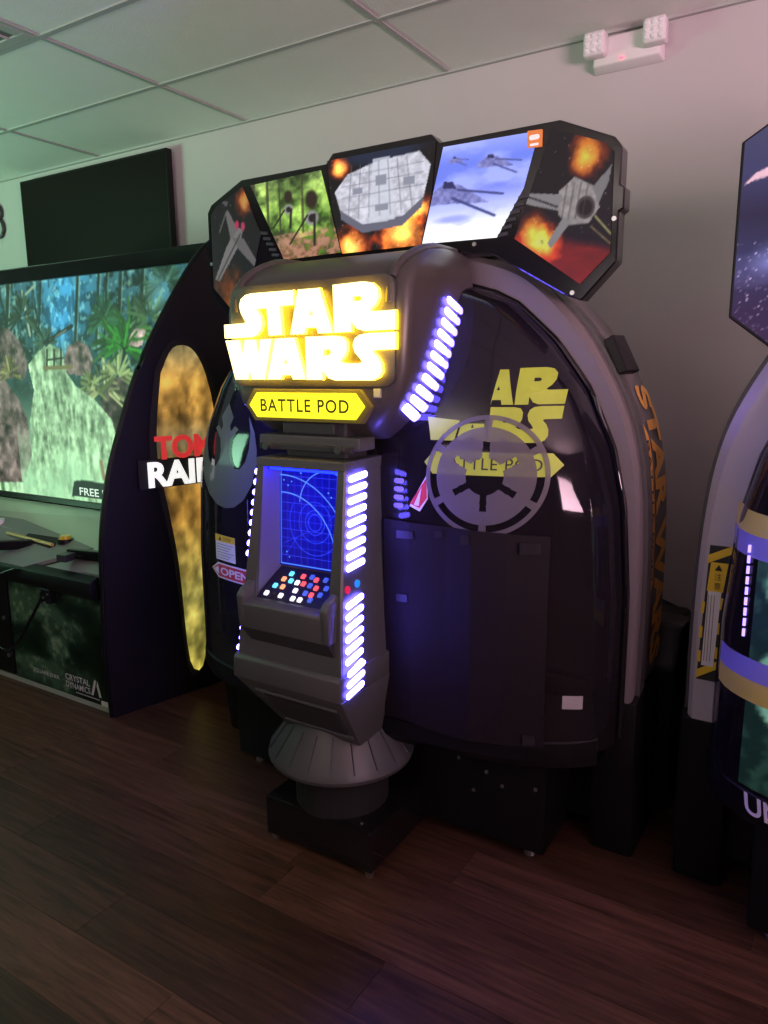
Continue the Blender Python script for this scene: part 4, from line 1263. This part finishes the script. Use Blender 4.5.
# control deck, two plates with a slot between them
def dz(y): return .60 + .45 * (y - 1.84)
M_DECK = mat('deck_grey', (.20, .21, .20), .28, noise=.1, nscale=10)
def plate(pts, name, m, lift0=-.02, lift1=0.0, par=None):
    bm = bmesh.new()
    a = [bm.verts.new((x, y, dz(y) + lift0)) for x, y in pts]; b = [bm.verts.new((x, y, dz(y) + lift1)) for x, y in pts]
    bm.faces.new(a); bm.faces.new(b)
    for i in range(len(pts)):
        j = (i + 1) % len(pts); bm.faces.new((a[i], a[j], b[j], b[i]))
    return link(name, bm_mesh(bm), m, par or cab)
plate([(-4.25, 1.84), (-2.50, 1.84), (-2.48, 1.95), (-4.25, 2.06)], 'deck_base', M_BLACK, -.10, -.016)
d1 = plate([(-4.25, 2.066), (-3.366, 2.071), (-2.711, 1.972), (-2.967, 1.800), (-4.25, 1.800)], 'deck_plate', M_DECK)
d2 = plate([(-2.655, 1.966), (-2.495, 1.966), (-2.50, 1.845), (-2.60, 1.845), (-2.86, 1.815), (-2.90, 1.800)], 'deck_plate', M_DECK, -.03, -.004)
plate([(-3.20, 1.985), (-2.985, 1.990), (-2.94, 1.945), (-2.96, 1.925), (-3.19, 1.945)], 'gun_recess', M_MATTE, 0, .004, d1)
link('recess_strip', tube([(-3.32, 1.955, dz(1.955) + .012), (-2.945, 1.934, dz(1.934) + .012)], .008, 8), mat('gold_strip', (.55, .38, .10), .35), d1)
b_ = link('button_collar', cyl((-2.921, 1.984), .036, .034, dz(1.984) - .01, dz(1.984) + .010, 'z', 20), M_BLACK, d1)
link('button', cyl((-2.921, 1.984), .027, .024, dz(1.984) + .008, dz(1.984) + .024, 'z', 20), mat('yellow_button', (.75, .48, .03), .35), d1)
link('button', cyl((-3.49, 2.02), .026, .024, dz(2.02) - .005, dz(2.02) + .022, 'z', 20), M_WHITE, d1)
link('deck_lip', prism([(1.790, .575), (1.835, .595), (1.845, .50), (1.80, .50), (1.785, .53)], 'x', -4.25, -2.505, .006), M_BLACK, cab, smooth=30)
link('deck_bracket', box(-2.86, -2.79, 1.795, 1.83, .44, .505, .004), M_BLACK, cab)
for a, b in ((-2.85, .49), (-2.80, .485), (-2.83, .465), (-2.825, .445)):
    link('bolt', cyl((a, b), .006, .005, 1.790, 1.797, 'y', 8), M_STEEL, cab)
# lower front: art sheet, black door on the left, publishers' marks
YF = 1.84
def film_front():
    w, h = 150, 110
    c = Canvas(w, h, (.10, .16, .12))
    n = fbm(w, h, 24, 5, 61, 1.8); n2 = fbm(w, h, 7, 4, 62)
    c.put(np.clip((n - .48) * 4, 0, .8), (.30, .42, .32))
    c.put(np.clip((n2 - .55) * 4, 0, .6) * np.clip((n - .45) * 4, 0, 1), (.60, .70, .56))
    c.put(np.clip((.42 - n) * 5, 0, .9), (.06, .09, .07))
    return c
fr = print_panel('front_art', [(-3.165, .02), (-2.50, .02), (-2.50, .50), (-3.165, .50)], film_front(), lambda a, b, c: (a, YF + c, b), art_mat('front_print', 0.0, base=1.0, rough=.3), cab, .006)
link('front_board', box(-4.25, -2.50, YF + .004, YF + .06, .0, .52), M_BLACK, cab)
dr = link('front_door', box(-4.25, -3.175, YF - .008, YF + .004, .03, .49, .003), M_BLACK, cab)
for a, b in ((-3.21, .30), (-3.20, .12), (-3.6, .30)):
    link('bolt', cyl((a, b), .010, .008, YF - .014, YF - .007, 'y', 10), M_STEEL, dr)
M_MARK = mat('pale_ink', (.62, .62, .60), .5)
for s_, x_, z_, h_, w_ in (('SQUARE ENIX', -3.03, .072, .022, .19), ('CRYSTAL', -2.795, .090, .028, .165), ('DYNAMICS', -2.795, .055, .028, .165)):
    link('publisher_mark', remap(text2d(s_, h_, w_, bold=.012), lambda a, b, c, x_=x_, z_=z_: (x_ + a, YF - .002, z_ + b)), M_MARK, fr)
link('publisher_mark', remap(shape2d([[(0, 0), (.034, .09), (.05, .09), (.038, .05), (.030, .03), (.018, 0)], [(.05, .06), (.06, .09), (.085, 0), (.066, 0)]]), lambda a, b, c: (-2.625 + a * .8, YF - .002, .055 + b * .8)), M_MARK, fr)
link('print_line', remap(shape2d([[(0, 0), (.16, 0), (.16, .004), (0, .004)]]), lambda a, b, c: (-2.73 + a, YF - .002, .040 + b)), M_MARK, fr)
link('white_sticker', box(-2.56, -2.51, YF - .003, YF, .022, .042), M_PAPER, fr)
link('skirting', box(-4.25, -2.50, YF - .004, YF + .02, .0, .02), M_APR, cab)

# guns resting on the deck
def gun(name, base, ang, label, tip=None):
    g = thing(name, base, label, 'toy gun')
    ca, sa = math.cos(ang), math.sin(ang)
    def T(p): return (base[0] + p[0] * ca - p[1] * sa, base[1] + p[0] * sa + p[1] * ca, base[2] + p[2])
    def H(x0, x1, y0, y1, z0, z1, nm, m, bev=.004):
        me = box(x0, x1, y0, y1, z0, z1, bev)
        remap(me, lambda a, b, c: T((a, b, c)))
        return link(nm, me, m, g)
    H(-.10, .07, -.016, .016, .004, .045, 'slide', M_BLACK)
    H(-.10, -.05, -.075, .0, .004, .036, 'grip', M_GREYD)
    H(-.04, -.005, -.034, -.02, .012, .026, 'trigger_guard', M_BLACK, .002)
    H(.07, .10, -.011, .011, .010, .038, 'muzzle', tip or M_GREYD)
    return g
gun('light_gun', (-2.66, 1.905, dz(1.905) - .004), .20, 'black toy gun with red muzzle lying on the deck near side panel', mat('red_muzzle', (.45, .03, .08), .4))
g2 = gun('light_gun', (-3.17, 1.87, dz(1.87) + .002), -2.4, 'dark grey toy gun on the deck at the left picture edge')
cab_pts = [(-3.20, 1.84, .60), (-3.16, 1.77, .585), (-3.05, 1.765, .53), (-3.10, 1.775, .46)]
cable = [(-2.99, 1.775, .575), (-3.10, 1.76, .53), (-3.19, 1.755, .44), (-3.225, 1.755, .33), (-3.205, 1.76, .23), (-3.13, 1.765, .185), (-3.04, 1.77, .22), (-2.95, 1.78, .32), (-2.87, 1.786, .42), (-2.84, 1.789, .46)]
co_ = link('gun_cable', tube([tuple(p) for p in spline(cable, 6)], .007, 8), M_BLACKG, None, (-2.99, 1.775, .185), smooth=60)
tag(co_, 'black gun cable looping down in front of the cabinet', 'cable')

# ================================================================== POD 2 (right edge)
CX2 = .484
p2 = thing('arcade_pod', (CX2, 2.2, 0), 'pale-hooped arcade pod at the right edge with yellow and violet taped door', 'arcade machine')
DA[0] = -.035
pod_frame(p2, CX2, shell=M_HOOP, front=M_PALE, wide=2.0)
# starfield marquee
def film_star():
    w, h = 560, 230
    c = Canvas(w, h)
    c.vgrad([(0, (.22, .17, .26)), (.25, (.20, .17, .27)), (.45, (.20, .22, .34)), (.6, (.17, .17, .25)), (.75, (.22, .24, .36)), (1, (.25, .28, .36))])
    n = fbm(w, h, 30, 4, 71, 3)
    c.add(np.clip(n - .5, 0, 1) * np.exp(-((c.V - .38) / .12) ** 2), (.35, .4, .5))
    r = np.random.default_rng(72)
    for _ in range(3600):
        v = r.random() ** 1.8 * .5; u = r.random()
        c.a[int((1 - v) * (h - 1)), int(u * (w - 1))] += r.random() * .9
    c.poly([(.0034, .714), (.0185, .750), (.0345, .7665), (.10, .79), (.18, .78), (.10, .765), (.035, .734), (.019, .726)], (.78, .70, .72))
    c.glow((.05, .43), .09, (.20, .24, .32), 1.2)
    return c
pl5 = [(-.735, 1.89), (-.60, 1.975), (.60, 1.975), (.735, 1.89), (.735, 1.515), (.55, 1.37), (.30, 1.40), (-.30, 1.40), (-.55, 1.37), (-.735, 1.515)]
m2 = link('marquee', prism([(CX2 + a, b) for a, b in pl5], 'y', 1.91, 1.965, .003), M_BLACK, p2)
hull5 = [(-.728, 1.888), (-.598, 1.969), (.598, 1.969), (.728, 1.888), (.728, 1.519), (.55, 1.378), (-.55, 1.378), (-.728, 1.519)]
print_panel('art_film', hull5, film_star(), lambda a, b, c: (CX2 + a, 1.907 + c, b), art_mat('star_print', .42, base=1.0), m2, .0036)
# hazard label on the hoop
def hoop_pt(z, t):
    oo = float(np.interp(z, [.5, .8, 1.05], [.768, .770, .760])); io = float(np.interp(z, [.5, .8, 1.05], [.702, .700, .670]))
    return -(oo + (io - oo) * t)
hz = thing  # (label pieces are parts of the pod)
def hoop_sheet(z0, z1, t0, t1, name, m, lift, parent):
    bm = bmesh.new()
    q = [(z0, t0), (z0, t1), (z1, t1), (z1, t0)]
    v0 = [bm.verts.new((CX2 + hoop_pt(z, t), YH - lift, z)) for z, t in q]
    v1 = [bm.verts.new((CX2 + hoop_pt(z, t), YH - lift + .0012, z)) for z, t in q]
    bm.faces.new(v0); bm.faces.new(v1)
    for i in range(4): bm.faces.new((v0[i], v0[(i + 1) % 4], v1[(i + 1) % 4], v1[i]))
    return link(name, bm_mesh(bm), m, parent)
hl = hoop_sheet(.612, .968, .26, .93, 'hazard_label', M_INK, .0015, p2)
hoop_sheet(.652, .85, .40, .82, 'label_text_area', M_PAPER, .0035, hl)
hoop_sheet(.85, .925, .36, .86, 'label_heading', M_YEL, .0035, hl)
for k in range(3):
    hoop_sheet(.66 + .065 * k, .69 + .065 * k, .26, .36, 'label_edge_stripe', M_YEL, .003, hl)
    hoop_sheet(.675 + .065 * k, .705 + .065 * k, .84, .92, 'label_edge_stripe', M_YEL, .003, hl)
for zc in (.628, .933):
    bm = bmesh.new()
    q = [(zc - .012, .26), (zc + .018, .92), (zc + .040, .92), (zc + .010, .26)]
    bm.faces.new([bm.verts.new((CX2 + hoop_pt(z, t), YH - .003, z)) for z, t in q])
    link('label_stripe', bm_mesh(bm), M_YEL, hl)
xm = CX2 + hoop_pt(.9, .62)
link('label_triangle', remap(shape2d([[(-.009, 0), (.009, 0), (0, .016)]]), lambda a, b, c: (xm + a, YH - .005, .905 + b)), M_INK, hl)
for ch, zc in (('\u6ce8', .880), ('\u610f', .857)):
    try:
        link('label_character', remap(text2d(ch, .018, .016), lambda a, b, c, zc=zc: (xm - .008 + a, YH - .005, zc + b)), M_INK, hl)
    except Exception:
        pass
for k in range(3):
    xk = CX2 + hoop_pt(.75, .48 + .10 * k)
    link('label_text_line', box(xk - .0009, xk + .0009, YH - .0045, YH - .0034, .665, .84), mat('grey_ink', (.25, .25, .25), .5), hl)
# tapes round the left door
def tape(z0, z1, tilt, name, m, lift=.004):
    def pt(o, z): return (CX2 + o, door_y(o, z) - lift, z)
    bm = bmesh.new(); rows = []
    for k in range(40):
        o = -(door_a(.9) - .002) + k * .019
        zo = tilt * (o + .72)
        rows.append((bm.verts.new(pt(o, z0 + zo)), bm.verts.new(pt(o, z1 + zo))))
    for a, b in zip(rows, rows[1:]): bm.faces.new((a[0], b[0], b[1], a[1]))
    return link(name, bm_mesh(bm), m, p2, smooth=60)
M_TY = mat('yellow_tape', (.62, .50, .10), .3); M_TV = mat('violet_tape', (.26, .24, .62), .3)
tape(1.035, 1.085, -.03, 'yellow_tape', M_TY); tape(.985, 1.035, -.03, 'violet_tape', M_TV)
tape(.705, .755, .0, 'violet_tape', M_TV); tape(.655, .705, .0, 'yellow_tape', M_TY)
# pale green screen glow painted on the lower left door and a strip of small violet lights
def film_green():
    w, h = 100, 160
    c = Canvas(w, h, (.09, .15, .13))
    n = fbm(w, h, 22, 5, 81); n2 = fbm(w, h, 7, 3, 82)
    tex = np.stack([.42 + .3 * (n - .5) + .1 * (n2 - .5), .62 + .3 * (n - .5) + .1 * (n2 - .5), .50 + .3 * (n - .5) + .1 * (n2 - .5)], -1)
    c.disc((.36, .45), .34, .22, tex, .06); c.disc((.24, .85), .20, .12, tex, .08)
    c.put(np.clip((.46 - n2) * 5, 0, .5), (.20, .32, .27))
    return c
cv = film_green()
me = shape2d([[(-.620, .45), (-.20, .45), (-.20, 1.02), (-.620, 1.02)]])
me = gridcut(me, .010)
co = np.array([v.co[:] for v in me.vertices]); lo = co.min(0); hi = co.max(0)
colr = cv.sample((co[:, 0] - lo[0]) / (hi[0] - lo[0]), (co[:, 1] - lo[1]) / (hi[1] - lo[1]))
at_ = me.color_attributes.new('print', 'FLOAT_COLOR', 'POINT')
at_.data.foreach_set('color', np.hstack([colr, np.ones((len(colr), 1))]).astype(np.float32).ravel())
me.materials.clear()
link('door_glow', remap(me, lambda a, b, c: (CX2 + a, door_y(a, b) - .0025, b)), art_mat('green_door_glow', .75, base=1.0), p2)
for k in range(9):
    z = .80 + .024 * k
    link('strip_light', box(CX2 - .640 - .02 * (z - .8), CX2 - .634 - .02 * (z - .8), door_y(-.64, z) - .008, door_y(-.64, z) - .003, z, z + .017), emis('strip_violet', (.35, .25, 1.0), 2.2), p2)
t = text2d('UN', .048, .088, bold=.02, shear=-.15)
link('body_lettering', remap(t, lambda a, b, c: (CX2 - .605 + a, YH - (YH - door_y(-.605 + a, .6)) * 1.03 - .006, .392 + b)), mat('lettering_white', (.75, .68, .74), .5), p2)
lg = link('spine', prism([(1.63, .36), (1.80, .36), (1.80, 1.40), (1.66, 1.40)], 'x', CX2 - .15, CX2 + .15, .01), M_BLACK, p2)

# low black box on the floor between the pods
bxr = thing('equipment_box', (-.49, 3.2, 0), 'low black slanted box on the floor between the two pods', 'box')
link('casing', hexa([(-.62, 3.12, 0), (-.37, 3.12, 0), (-.37, 3.27, 0), (-.62, 3.27, 0), (-.62, 3.12, .42), (-.37, 3.12, .33), (-.37, 3.27, .33), (-.62, 3.27, .42)], .006), M_BLACK, bxr)
